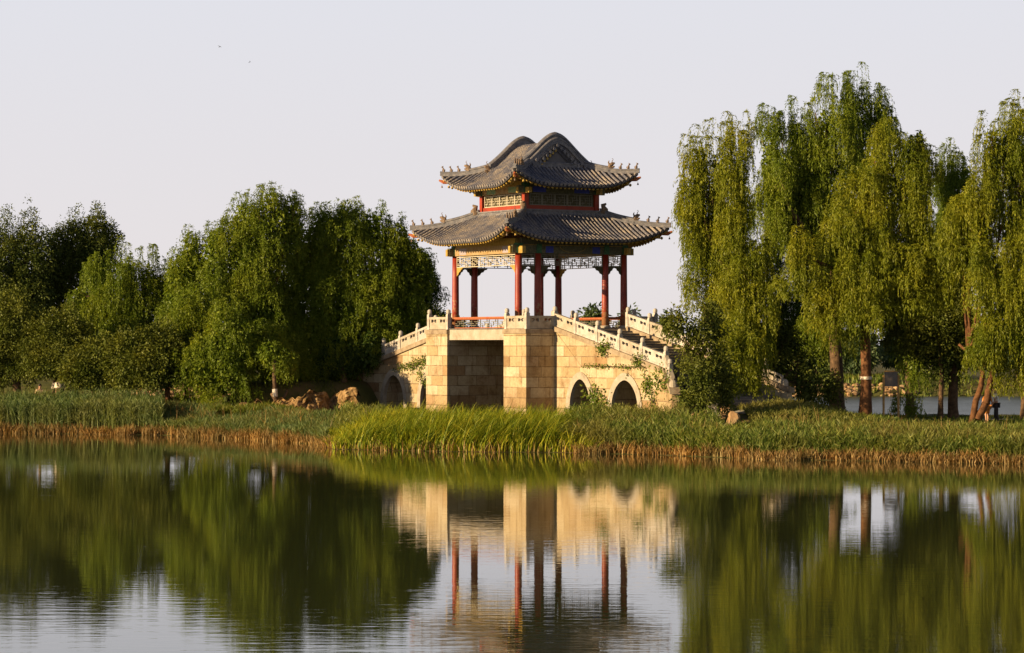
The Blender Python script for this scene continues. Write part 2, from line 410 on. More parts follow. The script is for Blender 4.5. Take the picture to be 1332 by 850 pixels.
# ------------------------------------------------------------------ helpers
class MB:
    """collects faces and links them as one mesh object"""
    def __init__(s):
        s.v = []
        s.f = []

    def add(s, vs, fs):
        o = len(s.v)
        s.v += [tuple(p) for p in vs]
        s.f += [tuple(i + o for i in f) for f in fs]

    def box(s, x0, x1, y0, y1, z0, z1, M4=None):
        vs = [(x, y, z) for z in (z0, z1) for y in (y0, y1) for x in (x0, x1)]
        if M4 is not None:
            vs = [M4 @ Vector(p) for p in vs]
        s.add(vs, [(0, 2, 3, 1), (4, 5, 7, 6), (0, 1, 5, 4), (1, 3, 7, 5), (3, 2, 6, 7), (2, 0, 4, 6)])

    def bbox(s, x0, x1, y0, y1, z0, z1, c=0.02, M4=None):
        """box with its top edges chamfered"""
        vs = [(x0, y0, z0), (x1, y0, z0), (x1, y1, z0), (x0, y1, z0),
              (x0, y0, z1 - c), (x1, y0, z1 - c), (x1, y1, z1 - c), (x0, y1, z1 - c),
              (x0 + c, y0 + c, z1), (x1 - c, y0 + c, z1), (x1 - c, y1 - c, z1), (x0 + c, y1 - c, z1)]
        if M4 is not None:
            vs = [M4 @ Vector(p) for p in vs]
        s.add(vs, [(3, 2, 1, 0), (0, 1, 5, 4), (1, 2, 6, 5), (2, 3, 7, 6), (3, 0, 4, 7), (4, 5, 9, 8), (5, 6, 10, 9), (6, 7, 11, 10), (7, 4, 8, 11), (8, 9, 10, 11)])

    def tube(s, path, radii, n=8, cap=True, squash=1.0):
        path = [Vector(p) for p in path]
        rings = []
        ref = Vector((0.13, 0.97, 0.2)).normalized()
        for i, p in enumerate(path):
            d = (path[min(i + 1, len(path) - 1)] - path[max(i - 1, 0)])
            if d.length < 1e-6:
                d = Vector((0, 0, 1))
            d.normalize()
            a = d.cross(ref)
            if a.length < 1e-3:
                a = d.cross(Vector((1, 0, 0)))
            a.normalize()
            b = d.cross(a).normalized()
            r = radii[i] if hasattr(radii, '__len__') else radii
            rings.append([p + a * (r * math.cos(2 * math.pi * k / n)) + b * (r * squash * math.sin(2 * math.pi * k / n)) for k in range(n)])
        o = len(s.v)
        for rg in rings:
            s.v += [tuple(q) for q in rg]
        for i in range(len(rings) - 1):
            for k in range(n):
                k2 = (k + 1) % n
                s.f.append((o + i * n + k, o + i * n + k2, o + (i + 1) * n + k2, o + (i + 1) * n + k))
        if cap:
            s.f.append(tuple(o + k for k in reversed(range(n))))
            s.f.append(tuple(o + (len(rings) - 1) * n + k for k in range(n)))

    def lathe(s, prof, cx, cy, n=12, z0=0.0):
        o = len(s.v)
        for r, z in prof:
            for k in range(n):
                a = 2 * math.pi * k / n
                s.v.append((cx + r * math.cos(a), cy + r * math.sin(a), z0 + z))
        for i in range(len(prof) - 1):
            for k in range(n):
                k2 = (k + 1) % n
                s.f.append((o + i * n + k, o + i * n + k2, o + (i + 1) * n + k2, o + (i + 1) * n + k))
        s.f.append(tuple(o + k for k in reversed(range(n))))
        s.f.append(tuple(o + (len(prof) - 1) * n + k for k in range(n)))

    def blob(s, c, r, n=10, m=7, jit=0.0, seed=0):
        rr = random.Random(seed)
        o = len(s.v)
        for i in range(1, m):
            th = math.pi * i / m
            for k in range(n):
                a = 2 * math.pi * k / n
                j = 1 + jit * (rr.random() - 0.5)
                s.v.append((c[0] + r[0] * j * math.sin(th) * math.cos(a), c[1] + r[1] * j * math.sin(th) * math.sin(a), c[2] + r[2] * j * math.cos(th)))
        s.v.append((c[0], c[1], c[2] + r[2]))
        s.v.append((c[0], c[1], c[2] - r[2]))
        t, b = len(s.v) - 2, len(s.v) - 1
        for i in range(m - 2):
            for k in range(n):
                k2 = (k + 1) % n
                s.f.append((o + i * n + k, o + (i + 1) * n + k, o + (i + 1) * n + k2, o + i * n + k2))
        for k in range(n):
            k2 = (k + 1) % n
            s.f.append((t, o + k, o + k2))
            s.f.append((b, o + (m - 2) * n + k2, o + (m - 2) * n + k))

    def grid(s, P):
        """P[i][j] points"""
        o = len(s.v)
        ni, nj = len(P), len(P[0])
        for row in P:
            s.v += [tuple(q) for q in row]
        for i in range(ni - 1):
            for j in range(nj - 1):
                a = o + i * nj + j
                s.f.append((a, a + 1, a + nj + 1, a + nj))

    def extrude(s, poly, y0, y1, axis='y'):
        """poly of (x,z) extruded along y (or (y,z) along x)"""
        n = len(poly)
        if axis == 'y':
            vs = [(p[0], y0, p[1]) for p in poly] + [(p[0], y1, p[1]) for p in poly]
        else:
            vs = [(y0, p[0], p[1]) for p in poly] + [(y1, p[0], p[1]) for p in poly]
        fs = [tuple(range(n)), tuple(range(2 * n - 1, n - 1, -1))]
        fs += [(i, i + n, (i + 1) % n + n, (i + 1) % n) for i in range(n)]
        s.add(vs, fs)

    def build(s, name, mat, parent=None, smooth=False, mesh_only=False):
        me = bpy.data.meshes.new(name)
        me.from_pydata(s.v, [], s.f)
        me.materials.append(mat)
        if smooth:
            me.shade_smooth()
        me.update()
        o = bpy.data.objects.new(name, me)
        C.objects.link(o)
        if parent is not None:
            o.parent = parent
        return o


def tag(o, label=None, cat=None, group=None, kind=None):
    if label: o['label'] = label
    if cat: o['category'] = cat
    if group: o['group'] = group
    if kind: o['kind'] = kind
    return o


def empty(name, loc=(0, 0, 0), rz=0.0, label=None, cat=None, group=None):
    o = bpy.data.objects.new(name, None)
    o.empty_display_size = 0.3
    C.objects.link(o)
    o.location = loc
    o.rotation_euler = (0, 0, rz)
    return tag(o, label, cat, group)


def copy_tree(o, parent=None):
    c = o.copy()
    C.objects.link(c)
    c.parent = parent
    for ch in list(o.children):
        copy_tree(ch, c)
    return c


def quads_object(name, V, mat, parent=None):
    """V: (N,4,3) array -> one mesh object"""
    n = len(V)
    me = bpy.data.meshes.new(name)
    me.vertices.add(n * 4)
    me.vertices.foreach_set('co', np.ascontiguousarray(V, dtype=np.float32).ravel())
    me.loops.add(n * 4)
    me.loops.foreach_set('vertex_index', np.arange(n * 4, dtype=np.int32))
    me.polygons.add(n)
    me.polygons.foreach_set('loop_start', np.arange(0, n * 4, 4, dtype=np.int32))
    me.materials.append(mat)
    me.update(calc_edges=True)
    o = bpy.data.objects.new(name, me)
    C.objects.link(o)
    if parent is not None:
        o.parent = parent
    return o


def wx(px, Z):
    return (px - W_PX / 2) / F_PX * Z


def wz(py, Z):
    return CAM_H + (YH - py) / F_PX * Z


# ------------------------------------------------------------------ terrain and water
BA = 1.029                        # bridge axis runs to the right and towards the camera
BX, BY = 1.415, 140.84            # centre of the pavilion
ca, sa = math.cos(BA), math.sin(BA)


def to_local(x, y):
    dx, dy = x - BX, y - BY
    return dx * ca - dy * sa, dx * sa + dy * ca


def to_world(s, t):
    return BX + s * ca + t * sa, BY - s * sa + t * ca


SHX = np.array([-90, -45, -26.3, -18.1, -12.5, -9.3, -7.9, -2.2, 1.8, 6, 10.4, 16.3, 19.9, 40, 90.0])
SHY = np.array([143, 142.5, 141, 138, 131, 125.5, 119.5, 116.7, 116.0, 113.4, 109, 106.8, 104.8, 102, 100.0])


def shore(x):
    return np.interp(x, SHX, SHY)


def sst(a, b, v):
    t = np.clip((v - a) / (b - a), 0, 1)
    return t * t * (3 - 2 * t)


def ground(x, y):
    x = np.asarray(x, float)
    y = np.asarray(y, float)
    d = y - shore(x)
    e = -1.2 + 1.25 * sst(-3.5, 0.4, d) + 0.25 * sst(0, 4, d)
    crest = np.interp(x, [-60, -20, -9, -6, 8, 12, 18, 40], [0.8, 0.8, 1.0, 0.7, 0.6, 0.75, 0.6, 0.58])
    rise = np.interp(x, [-60, -20, -9, 8, 14, 40], [9, 10, 22, 20, 24, 27])
    e = e + crest * sst(2, rise, d)
    # raised ends of the causeway at both feet of the bridge
    s, t = to_local(x, y)
    e = e + 0.95 * np.exp(-((x - 12.3) / 4.5) ** 2 - ((y - 126) / 7.0) ** 2)
    e = e + 1.35 * sst(-16.5, -14.5, x) * (1 - sst(-8.5, -5.5, x)) * sst(143, 148.5, y) * (1 - sst(168, 175, y))
    # channel under the bridge
    inch = (1 - sst(10.5, 15.2, np.abs(s))) * (1 - sst(7, 13, np.abs(t)))
    e = e * (1 - inch) + inch * (-0.35)
    # back shore of the causeway strip
    back = np.interp(x, [-60, -10, 5, 14, 40], [186, 184, 166, 152, 150])
    e = e - (e + 1.3) * sst(back - 8, back + 4, y)
    # far bank
    far = 235 + 3 * np.sin(x * 0.05)
    fb = sst(far - 1, far + 6, y) * 1.5
    e = np.where(y > far - 1, np.maximum(e, -0.8 + fb + 0.7 * sst(far, far + 2, y)), e)
    e = e + 0.06 * np.sin(x * 1.3 + 0.7 * y) * np.sin(y * 0.9 - x * 0.5) * sst(1, 5, d)
    return e


def terrain():
    xs = np.unique(np.concatenate([np.linspace(-45, 45, 181), np.linspace(-200, 200, 81), [-3000, -1500, -800, -400, 400, 800, 1500, 3000]]))
    ys = np.unique(np.concatenate([np.linspace(96, 190, 189), np.linspace(190, 300, 56), [-200, -60, 0, 40, 70, 85, 92, 350, 450, 700, 1200, 2500, 5000]]))
    X, Y = np.meshgrid(xs, ys)
    Z = ground(X, Y)
    mb = MB()
    mb.grid([[(X[i, j], Y[i, j], Z[i, j]) for j in range(len(xs))] for i in range(len(ys))])
    o = mb.build('ground', M['soil'], smooth=True)
    tag(o, 'grassy earth bank of the lake shore and the causeway', 'ground', kind='structure')


terrain()
mb = MB()
mb.grid([[(x, y, 0.0) for x in (-3000, -300, 0, 300, 3000)] for y in (-300, 0, 100, 300, 1000, 4000)])
tag(mb.build('water', M['water']), 'calm dark green lake water reflecting the pavilion', 'water', kind='structure')


def sheet(name, pts_l, pts_r, mat, lift=0.03, n=24):
    """ribbon laid on the ground between two polylines"""
    mb = MB()
    rows = []
    L = len(pts_l)
    for i in range(n + 1):
        f = i / n * (L - 1)
        k = min(int(f), L - 2)
        u = f - k
        a = np.array(pts_l[k]) * (1 - u) + np.array(pts_l[k + 1]) * u
        b = np.array(pts_r[k]) * (1 - u) + np.array(pts_r[k + 1]) * u
        row = []
        for j in range(7):
            p = a * (1 - j / 6) + b * j / 6
            row.append((p[0], p[1], float(ground(p[0], p[1])) + lift))
        rows.append(row)
    mb.grid(rows)
    return mb.build(name, mat, smooth=True)


p0 = to_world(17.4, -2.6); p1 = to_world(17.4, 2.6)
tag(sheet('path', [p0, (11.5, 122.0), (14.5, 126), (20, 131), (45, 137)], [p1, (12.5, 126.5), (14.5, 130), (20, 134), (45, 140)], M['path'], 0.05), 'pale beaten path running along the bank from the foot of the stairs', 'path', kind='structure')

# ------------------------------------------------------------------ stone bridge
SR0, SR1 = 3.08, 5.27      # right pier along the axis
SL0, SL1 = -2.70, -4.95    # left pier
TP = 4.0                   # outer face of the piers
TW = 2.3                   # face of the stair walls
DECK = 5.45
SL = 0.2085


def deckz(s):
    a = abs(s)
    if a < 5.2:
        return DECK
    return DECK - (min(a, 15) - 5.2) * SL - max(0, a - 15) * 0.44


bridge = empty('stone_bridge', (BX, BY, 0), -BA, 'old stone bridge of tan blocks with dark openings carrying the red pavilion', 'bridge')


def arch_pts(sc, hw, z0, zs, za, n=14, grow=0.0):
    """points from (sc-hw,z0) up over to (sc+hw,z0)"""
    pts = [(sc - hw - grow, z0)]
    for i in range(n + 1):
        th = math.pi * (1 - i / n)
        c, s_ = math.cos(th), math.sin(th)
        x = (hw + grow) * (abs(c) ** 1.12) * (1 if c > 0 else -1)
        pts.append((sc + x, zs + (za - zs + grow) * s_ ** 1.0))
    pts.append((sc + hw + grow, z0))
    return pts


ARCHES = [(7.65, 0.96), (11.65, 1.17)]
for sgn, e0 in ((1, SR1), (-1, SL1)):
    poly = [(e0, DECK - 0.06), (sgn * 5.2, DECK - 0.06), (sgn * 15, deckz(15) - 0.06), (sgn * 15, -1.2)]
    for sc, hw in reversed(ARCHES):
        ap = arch_pts(sgn * sc, hw, -1.2, 1.55, 2.95)
        if sgn > 0:
            ap = ap[::-1]
        poly += ap
    poly += [(e0, -1.2)]
    if sgn < 0:
        poly = poly[::-1]
        # keep the start consistent
    mb = MB()
    mb.extrude(poly, -TW, TW)
    w = mb.build('stair_wall', M['blocks'], bridge)
    for sc, hw in ARCHES:
        for side in (-1, 1):
            inner = arch_pts(sgn * sc, hw - 0.02, -1.1, 1.55, 2.93, 18)
            outer = arch_pts(sgn * sc, hw - 0.02, -1.1, 1.55, 2.93, 18, 0.36)
            mb = MB()
            y0, y1 = side * (TW - 0.15), side * (TW + 0.05)
            P = [[(p[0], y, p[1]) for p in pts] for pts, y in ((inner, y0), (inner, y1), (outer, y1), (outer, y0))]
            mb.grid(P)
            mb.build('arch_ring', M['pale_stone'], bridge)
    # coping strip under the balustrade, stair side
    for side in (-1, 1):
        mb = MB()
        pts = [(5.2, DECK + 0.02), (15.0, deckz(15) + 0.02)]
        xs_ = [sgn * abs(e0) , sgn * 15.05]
        z_a, z_b = deckz(xs_[0]) + 0.13, deckz(15) + 0.13
        ya, yb = side * (TW + 0.12), side * (TW - 0.34)
        vs = [(xs_[0], ya, z_a - 0.24), (xs_[0], yb, z_a - 0.24), (xs_[0], yb, z_a), (xs_[0], ya, z_a),
              (xs_[1], ya, z_b - 0.24), (xs_[1], yb, z_b - 0.24), (xs_[1], yb, z_b), (xs_[1], ya, z_b)]
        mb.add(vs, [(0, 1, 2, 3), (7, 6, 5, 4), (0, 4, 5, 1), (1, 5, 6, 2), (2, 6, 7, 3), (3, 7, 4, 0)])
        mb.build('coping', M['coping'], bridge)

for a0, a1 in ((SR0, SR1), (SL1, SL0)):
    mb = MB()
    mb.box(a0, a1, -TP, TP, -1.5, 5.19)
    mb.build('pier', M['blocks'], bridge)
    mb = MB()
    mb.bbox(a0 - 0.05, a1 + 0.05, -TP - 0.06, TP + 0.06, 5.19, DECK - 0.02, 0.03)
    mb.build('pier_cap', M['coping'], bridge)
mb = MB()
mb.bbox(SL0 + 0.05, SR0 - 0.05, -TP + 0.12, -TP + 0.62, 4.88, DECK - 0.03, 0.02)
mb.build('lintel', M['pale_stone'], bridge)
mb = MB()
mb.bbox(SL0 + 0.05, SR0 - 0.05, TP - 0.62, TP - 0.12, 4.88, DECK - 0.03, 0.02)
mb.build('lintel', M['pale_stone'], bridge)
mb = MB()
mb.box(SL0 + 0.003, SR0 - 0.003, -TP + 0.64, TP - 0.64, 4.95, DECK - 0.05)
mb.build('deck_slab', M['step_stone'], bridge)
mb = MB()
mb.bbox(SL1 + 0.1, SR1 - 0.1, -TP + 0.1, TP - 0.1, DECK - 0.018, DECK + 0.03, 0.01)
mb.build('deck_paving', M['step_stone'], bridge)

# steps
for sgn in (1, -1):
    pts = [(sgn * 5.1, DECK - 0.3), (sgn * 5.1, DECK + 0.0)]
    s_, z_ = 5.25, DECK
    while s_ < 18.6:
        rise = 0.13
        run = rise / (SL if s_ < 15 else 0.40)
        pts.append((sgn * s_, z_ + 0.02))
        z_ -= rise
        pts.append((sgn * (s_ + 0.001), z_ + 0.02))
        s_ += run
    pts.append((sgn * s_, z_ + 0.02))
    pts.append((sgn * s_, z_ - 0.5))
    mb = MB()
    n0 = len(pts)
    mb.extrude(pts if sgn > 0 else pts[::-1], -TW + 0.345, TW - 0.345)
    mb.build('stair_flight', M['step_stone'], bridge)

# flared wing walls at the feet
for sgn in (1, -1):
    for side in (-1, 1):
        a = Vector((sgn * 15.0, side * TW, 0)); b = Vector((sgn * 17.3, side * 3.45, 0))
        d = (b - a).normalized(); nrm = Vector((-d.y, d.x, 0)) * 0.38
        if nrm.y * side > 0: nrm = -nrm
        zt0, zt1 = deckz(15) - 0.08, 2.35
        if sgn < 0: zt1 = 2.5
        c0, c1 = a + nrm, b + nrm
        mb = MB()
        vs = [(a.x, a.y, -1), (b.x, b.y, -1), (c1.x, c1.y, -1), (c0.x, c0.y, -1), (a.x, a.y, zt0), (b.x, b.y, zt1), (c1.x, c1.y, zt1), (c0.x, c0.y, zt0)]
        fs = [(0, 1, 5, 4), (1, 2, 6, 5), (2, 3, 7, 6), (3, 0, 4, 7), (4, 5, 6, 7), (3, 2, 1, 0)]
        mb.add(vs, fs)
        mb.build('wing_wall', M['blocks'], bridge)
        mb = MB()
        o_ = -nrm.normalized() * 0.11
        vs = []
        for p, z in ((a + o_, zt0), (b + o_ + d * 0.1, zt1), (c1 + d * 0.1, zt1), (c0, zt0)):
            vs.append((p.x, p.y, z + 0.004))
        for p, z in ((a + o_, zt0), (b + o_ + d * 0.1, zt1), (c1 + d * 0.1, zt1), (c0, zt0)):
            vs.append((p.x, p.y, z + 0.22))
        mb.add(vs, fs)
        mb.build('wing_coping', M['coping'], bridge)
        # retaining wall that carries on from the wing into the bank
        if sgn < 0 and side < 0:
            e = b + Vector((-2.4, -0.25, 0))
            mb = MB()
            for (q0, q1) in ((b, e),):
                vs = [(q0.x, q0.y - 0.03, -1), (q1.x, q1.y - 0.03, -1), (q1.x, q1.y + .5, -1), (q0.x, q0.y + .5, -1)]
                vs += [(x, y, 2.62) for x, y, z in vs]
                mb.add(vs, fs)
            mb.build('retaining_wall', M['blocks'], bridge)


# balustrades
POST_W = 0.21


def post_bm(h=1.02):
    mb = MB()
    w = POST_W / 2
    mb.box(-w, w, -w, w, -0.02, h - 0.26)
    mb.box(-w * 0.78, w * 0.78, -w * 0.78, w * 0.78, h - 0.26, h - 0.22)
    prof = [(0.085, 0), (0.115, 0.03), (0.12, 0.12), (0.11, 0.18), (0.07, 0.22), (0.02, 0.235)]
    mb.lathe(prof, 0, 0, 10, h - 0.22)
    return mb


post_mesh = None
def post(s, t, z, h=1.02):
    global post_mesh
    if post_mesh is None:
        o = post_bm().build('baluster_post', M['white_marble'], bridge)
        post_mesh = o
    else:
        o = post_mesh.copy()
        C.objects.link(o)
    o.parent = bridge
    o.location = (s, t, z)
    o.scale = (1, 1, h / 1.02)
    o.rotation_euler = (0, 0, random.uniform(-0.03, 0.03))
    return o


def panel(p, q, mat='white_marble', h=0.64):
    """balustrade panel between two local points (x,y,z at its foot)"""
    p, q = Vector(p), Vector(q)
    dx = Vector((q.x - p.x, q.y - p.y, 0))
    L = dx.length
    d = dx / L
    nrm = Vector((-d.y, d.x, 0))
    mb = MB()
    sl = (q.z - p.z) / L
    g = POST_W / 2 - 0.01

    def pt(u, v, w):
        r = p + d * u + nrm * v
        return (r.x, r.y, p.z + sl * u + w)

    def slab(u0, u1, w0, w1, th, w0b=None, w1b=None):
        vs = [pt(u0, -th, w0), pt(u1, -th, w0), pt(u1, th, w0), pt(u0, th, w0), pt(u0, -th, w1), pt(u1, -th, w1), pt(u1, th, w1), pt(u0, th, w1)]
        mb.add(vs, [(3, 2, 1, 0), (0, 1, 5, 4), (1, 2, 6, 5), (2, 3, 7, 6), (3, 0, 4, 7), (4, 5, 6, 7)])
    a, b = g, L - g
    slab(a, b, 0, h * 0.55, 0.055)
    slab(a, b, 0.0, 0.09, 0.075)
    slab(a, b, h * 0.80, h, 0.085)
    slab(a, a + 0.09 * L, h * 0.55, h * 0.80, 0.055)
    slab(b - 0.09 * L, b, h * 0.55, h * 0.80, 0.055)
    mid = (a + b) / 2
    slots = 2 if L > 1.3 else 1
    if L > 1.3:
        slab(mid - 0.10 * L, mid + 0.10 * L, h * 0.55, h * 0.80, 0.055)
    # cloud shaped supports left standing in each slot
    if slots == 2:
        cs = [((a + 0.09 * L) + (mid - 0.10 * L)) / 2, ((b - 0.09 * L) + (mid + 0.10 * L)) / 2]
    else:
        cs = [mid]
    for c in cs:
        slab(c - 0.035 * L - 0.02, c + 0.035 * L + 0.02, h * 0.55, h * 0.62, 0.05)
        slab(c - 0.02, c + 0.02, h * 0.60, h * 0.80, 0.045)
        slab(c - 0.03 * L - 0.02, c + 0.03 * L + 0.02, h * 0.74, h * 0.80, 0.05)
    return mb.build('railing_panel', M[mat], bridge)


NP = 5
for sgn, e0 in ((1, SR1 - 0.05), (-1, -(SL1) - 0.0)):
    for side in (-1, 1):
        t_ = side * (TW - 0.10)
        ss = [5.12 + (15.0 - 5.12) * k / NP for k in range(NP + 1)]
        zs = [deckz(s) + 0.135 for s in ss]
        for k, (s, z) in enumerate(zip(ss, zs)):
            post(sgn * s, t_, z - 0.05, 1.08 if k else 1.02)
        for k in range(NP):
            panel((sgn * ss[k], t_, zs[k]), (sgn * ss[k + 1], t_, zs[k + 1]), 'white_marble' if (k * 7 + side + sgn) % 3 else 'pale_stone')
        # flare
        f0 = Vector((sgn * 15.0, t_, zs[-1])); f1 = Vector((sgn * 17.2, side * 3.28, 2.57 if sgn > 0 else 2.75))
        fm = f0.lerp(f1, 0.52)
        post(fm.x, fm.y, fm.z - 0.05, 0.98)
        panel(f0, fm, 'pale_stone'); 
        ft = f0.lerp(f1, 0.93)
        panel(fm, ft, 'pale_stone', 0.5)
        mb = MB(); mb.lathe([(0.16, 0), (0.2, 0.08), (0.19, 0.28), (0.12, 0.38), (0.03, 0.41)], ft.x, ft.y, 10, ft.z - 0.03)
        mb.build('drum_stone', M['pale_stone'], bridge)
    # platform corners: post at the corner, panel, post near the column; returns along the shaded side
    for side in (-1, 1):
        tt = side * (TP - 0.14)
        outer = (SR1 - 0.14) if sgn > 0 else (SL1 + 0.14)
        inner = (SR0 + 0.10) if sgn > 0 else (SL0 - 0.10)
        zc = DECK + 0.0
        post(outer, tt, zc, 1.04)
        post(inner, tt, zc, 1.02)
        panel((inner, tt, zc), (outer, tt, zc), 'pale_stone' if side < 0 else 'white_marble')
        panel((outer, tt, zc), (sgn * 5.12, side * (TW - 0.1), zc), 'pale_stone')

# ------------------------------------------------------------------ pavilion
pav = empty('pavilion', (BX, BY, 0), -BA, 'open two tiered pavilion with red columns and curved grey tiled roofs on the stone bridge', 'pavilion')
CH = 3.2
CT = 9.28
cols = [(s, t) for s in (-CH, CH) for t in (-CH, -2.05, 2.05, CH)]
base_c = None
for s, t in cols:
    mb = MB()
    mb.lathe([(0.185, 0), (0.185, 1.2), (0.175, 2.6), (0.168, CT - DECK - 0.07)], s, t, 16, DECK + 0.07)
    col = mb.build('column', M['column'], pav, smooth=False)
    for p in col.data.polygons:
        p.use_smooth = len(p.vertices) == 4
    mb = MB()
    mb.lathe([(0.30, 0), (0.31, 0.06), (0.25, 0.13), (0.20, 0.15)], s, t, 16, DECK + 0.03)
    mb.build('column_base', M['pale_stone'], col)


def frame(side):
    """matrix for a pavilion side: local u along the eave, v outward. side 0:-t(N1) 1:+s(N2) 2:+t 3:-s"""
    rots = {0: 0.0, 1: math.pi / 2, 2: math.pi, 3: -math.pi / 2}
    # u,v -> x,y : v outward. side0: (u,-v)
    def f(u, v, z):
        if side == 0: return (u, -v, z)
        if side == 1: return (v, u, z)
        if side == 2: return (-u, v, z)
        return (-v, -u, z)
    return f


def fbox(mb, f, u0, u1, v0, v1, z0, z1):
    ps = [f(u, v, z) for z in (z0, z1) for v in (v0, v1) for u in (u0, u1)]
    xs = [p[0] for p in ps]; ys = [p[1] for p in ps]
    mb.box(min(xs), max(xs), min(ys), max(ys), z0, z1)


def lattice(f, u0, u1, v, z0, z1, mat, name, parent, pitch=0.23, th=0.022, bw=0.022, dense=False, frame_mat=None):
    fr = MB()
    b = 0.04
    for a in ((u0, u1, z0, z0 + b), (u0, u1, z1 - b, z1), (u0, u0 + b, z0 + b, z1 - b), (u1 - b, u1, z0 + b, z1 - b)):
        fbox(fr, f, a[0], a[1], v - th - 0.01, v + th + 0.01, a[2], a[3])
    fo = fr.build(name, frame_mat or mat, parent)
    mb = MB()
    W = u1 - u0 - 2 * b; H = z1 - z0 - 2 * b
    n = max(2, round(W / pitch))
    for i in range(1, n):
        u = u0 + b + W * i / n
        if i % 3 != 0 or True:
            k = i % 4
            za, zb = (z0 + b, z1 - b) if k == 0 else ((z0 + b, z0 + b + H * 0.36) if k == 1 else ((z0 + b + H * 0.3, z0 + b + H * 0.7) if k == 2 else (z1 - b - H * 0.36, z1 - b)))
            fbox(mb, f, u - bw / 2, u + bw / 2, v - th, v + th, za, zb)
    rows = 5 if dense else 3
    for r in range(1, rows + 1):
        zz = z0 + b + H * r / (rows + 1)
        for i in range(n):
            if (i + r) % 4 == 3:
                continue
            ua = u0 + b + W * i / n
            fbox(mb, f, ua, ua + W / n, v - th * 0.8, v + th * 0.8, zz - bw / 2, zz + bw / 2)
    mb.build('lattice', mat, fo)
    return fo


def bays(side):
    if side in (0, 2):
        return [(-CH, CH)]
    return [(-CH, -2.05), (-2.05, 2.05), (2.05, CH)]


for side in range(4):
    f = frame(side)
    lit = side == 0
    # main beam with painted fields
    mb = MB()
    fbox(mb, f, -CH - (0.42 if side in (1, 3) else 0.0), CH + (0.42 if side in (1, 3) else 0.0), CH - 0.13, CH + 0.13, CT + 0.003, CT + 0.42)
    beam = mb.build('tie_beam', M['ochre_beam_lit'] if side in (0, 2) else M['dark_beam_shaded'], pav)
    mb = MB()
    fbox(mb, f, -CH + 0.15, CH - 0.15, CH - 0.1, CH + 0.1, CT + 0.44, CT + 0.78)
    mb.build('upper_plate', M['gold'] if side in (0, 2) else M['dark_beam_shaded'], beam)
    mb = MB()
    fbox(mb, f, -CH + 0.15, CH - 0.15, CH - 0.05, CH + 0.16, CT + 0.42, CT + 0.445)
    mb.build('moulding', M['gold'], beam)
    for (a, b) in bays(side):
        L = b - a
        if L > 2:
            pm = M['lav_patch'] if side in (0, 2) else M['blue_patch']
            for (u0, u1) in ((a + 0.1 * L, a + 0.21 * L), (b - 0.21 * L, b - 0.1 * L)):
                mb = MB()
                fbox(mb, f, u0, u1, CH + 0.13, CH + 0.137, CT + 0.05, CT + 0.38)
                mb.build('painted_field', pm, beam)
            # drawn arc of the central painting
            mb = MB()
            arc = []
            for i in range(13):
                th = math.pi * (1 + i / 12)
                arc.append(f((a + b) / 2 + 0.8 * math.cos(th), CH + 0.135, CT + 0.40 + 0.32 * math.sin(th)))
            mb.tube(arc, 0.012, 5)
            mb.build('painted_arc', M['gold'], beam)
        # hanging frieze
        g = 0.17
        fo = lattice(f, a + g, b - g, CH, CT - 0.60, CT - 0.04, M['cream'] if side in (0, 2) else M['lattice_dark'], 'hanging_frieze', pav, 0.20, 0.02, 0.026, True)
        # spandrel brackets under the frieze
        for e, sg in ((a + g, 1), (b - g, -1)):
            w = min(0.62, (L - 2 * g) * 0.5)
            pts = [(0, 0), (w, 0), (w * 0.94, -0.07), (w * 0.72, -0.10), (w * 0.6, -0.20), (w * 0.38, -0.24), (w * 0.26, -0.36), (w * 0.1, -0.40), (0, -0.46)]
            mb = MB()
            front = [f(e + sg * p[0], CH - 0.03, CT - 0.605 + p[1]) for p in pts]
            back = [f(e + sg * p[0], CH + 0.03, CT - 0.605 + p[1]) for p in pts]
            n = len(pts)
            mb.add(front + back, [tuple(range(n)), tuple(range(2 * n - 1, n - 1, -1))] + [(i, i + n, (i + 1) % n + n, (i + 1) % n) for i in range(n)])
            mb.build('spandrel_bracket', M['gold'] if side in (0, 2) else M['lattice_back'], pav)  # shaded sides get dark brackets, their shade put into the colour
    # bench rails between the columns
    rl = bays(side) if side in (0, 2) else [bays(side)[0], bays(side)[2]]
    for (a, b) in rl:
        g = 0.19
        v = CH + (0.33 if side in (0, 2) else 0.0)
        if side in (0, 2):
            a, b = SL0 + 0.02 if side == 0 else -SR0 + .02, SR0 - 0.02 if side == 0 else -SL0 - .02
            g = 0.0
        fo = lattice(f, a + g, b - g, v, DECK + 0.04, DECK + 0.52, M['lattice_dark'], 'bench_railing', pav, 0.22, 0.02, 0.025, False, M['red_worn'])
        mb = MB()
        fbox(mb, f, a + g, b - g, v - 0.12, v + 0.10, DECK + 0.52, DECK + 0.62)
        mb.build('bench_seat', M['red_worn'], fo)

# bracket ends on column heads
for s, t in cols:
    mb = MB()
    sx = 1 if s > 0 else -1
    ty = 1 if t > 0 else -1
    corner = abs(t) > 3
    z0 = CT + 0.02
    if corner:
        # beam noses crossing past the corner column
        mb.bbox(s + sx * 0.13 if sx > 0 else s - 0.55, s + 0.55 if sx > 0 else s - 0.13, t - 0.1, t + 0.1, z0 - 0.02, z0 + 0.34)
        mb.bbox(s - 0.1, s + 0.1, t + ty * 0.13 if ty > 0 else t - 0.55, t + 0.55 if ty > 0 else t - 0.13, z0 - 0.02, z0 + 0.34)
        o = mb.build('beam_nose', M['gold'], pav)
        mb = MB()
        mb.box(s - 0.17, s + 0.17, t - 0.17, t + 0.17, z0 - 0.01, z0 + 0.5)
        mb.build('capital_block', M['green_paint'], o)
    else:
        mb.box(s - 0.17, s + 0.17, t - 0.15, t + 0.15, z0 - 0.01, z0 + 0.46)
        mb.build('capital_block', M['green_paint'], pav)

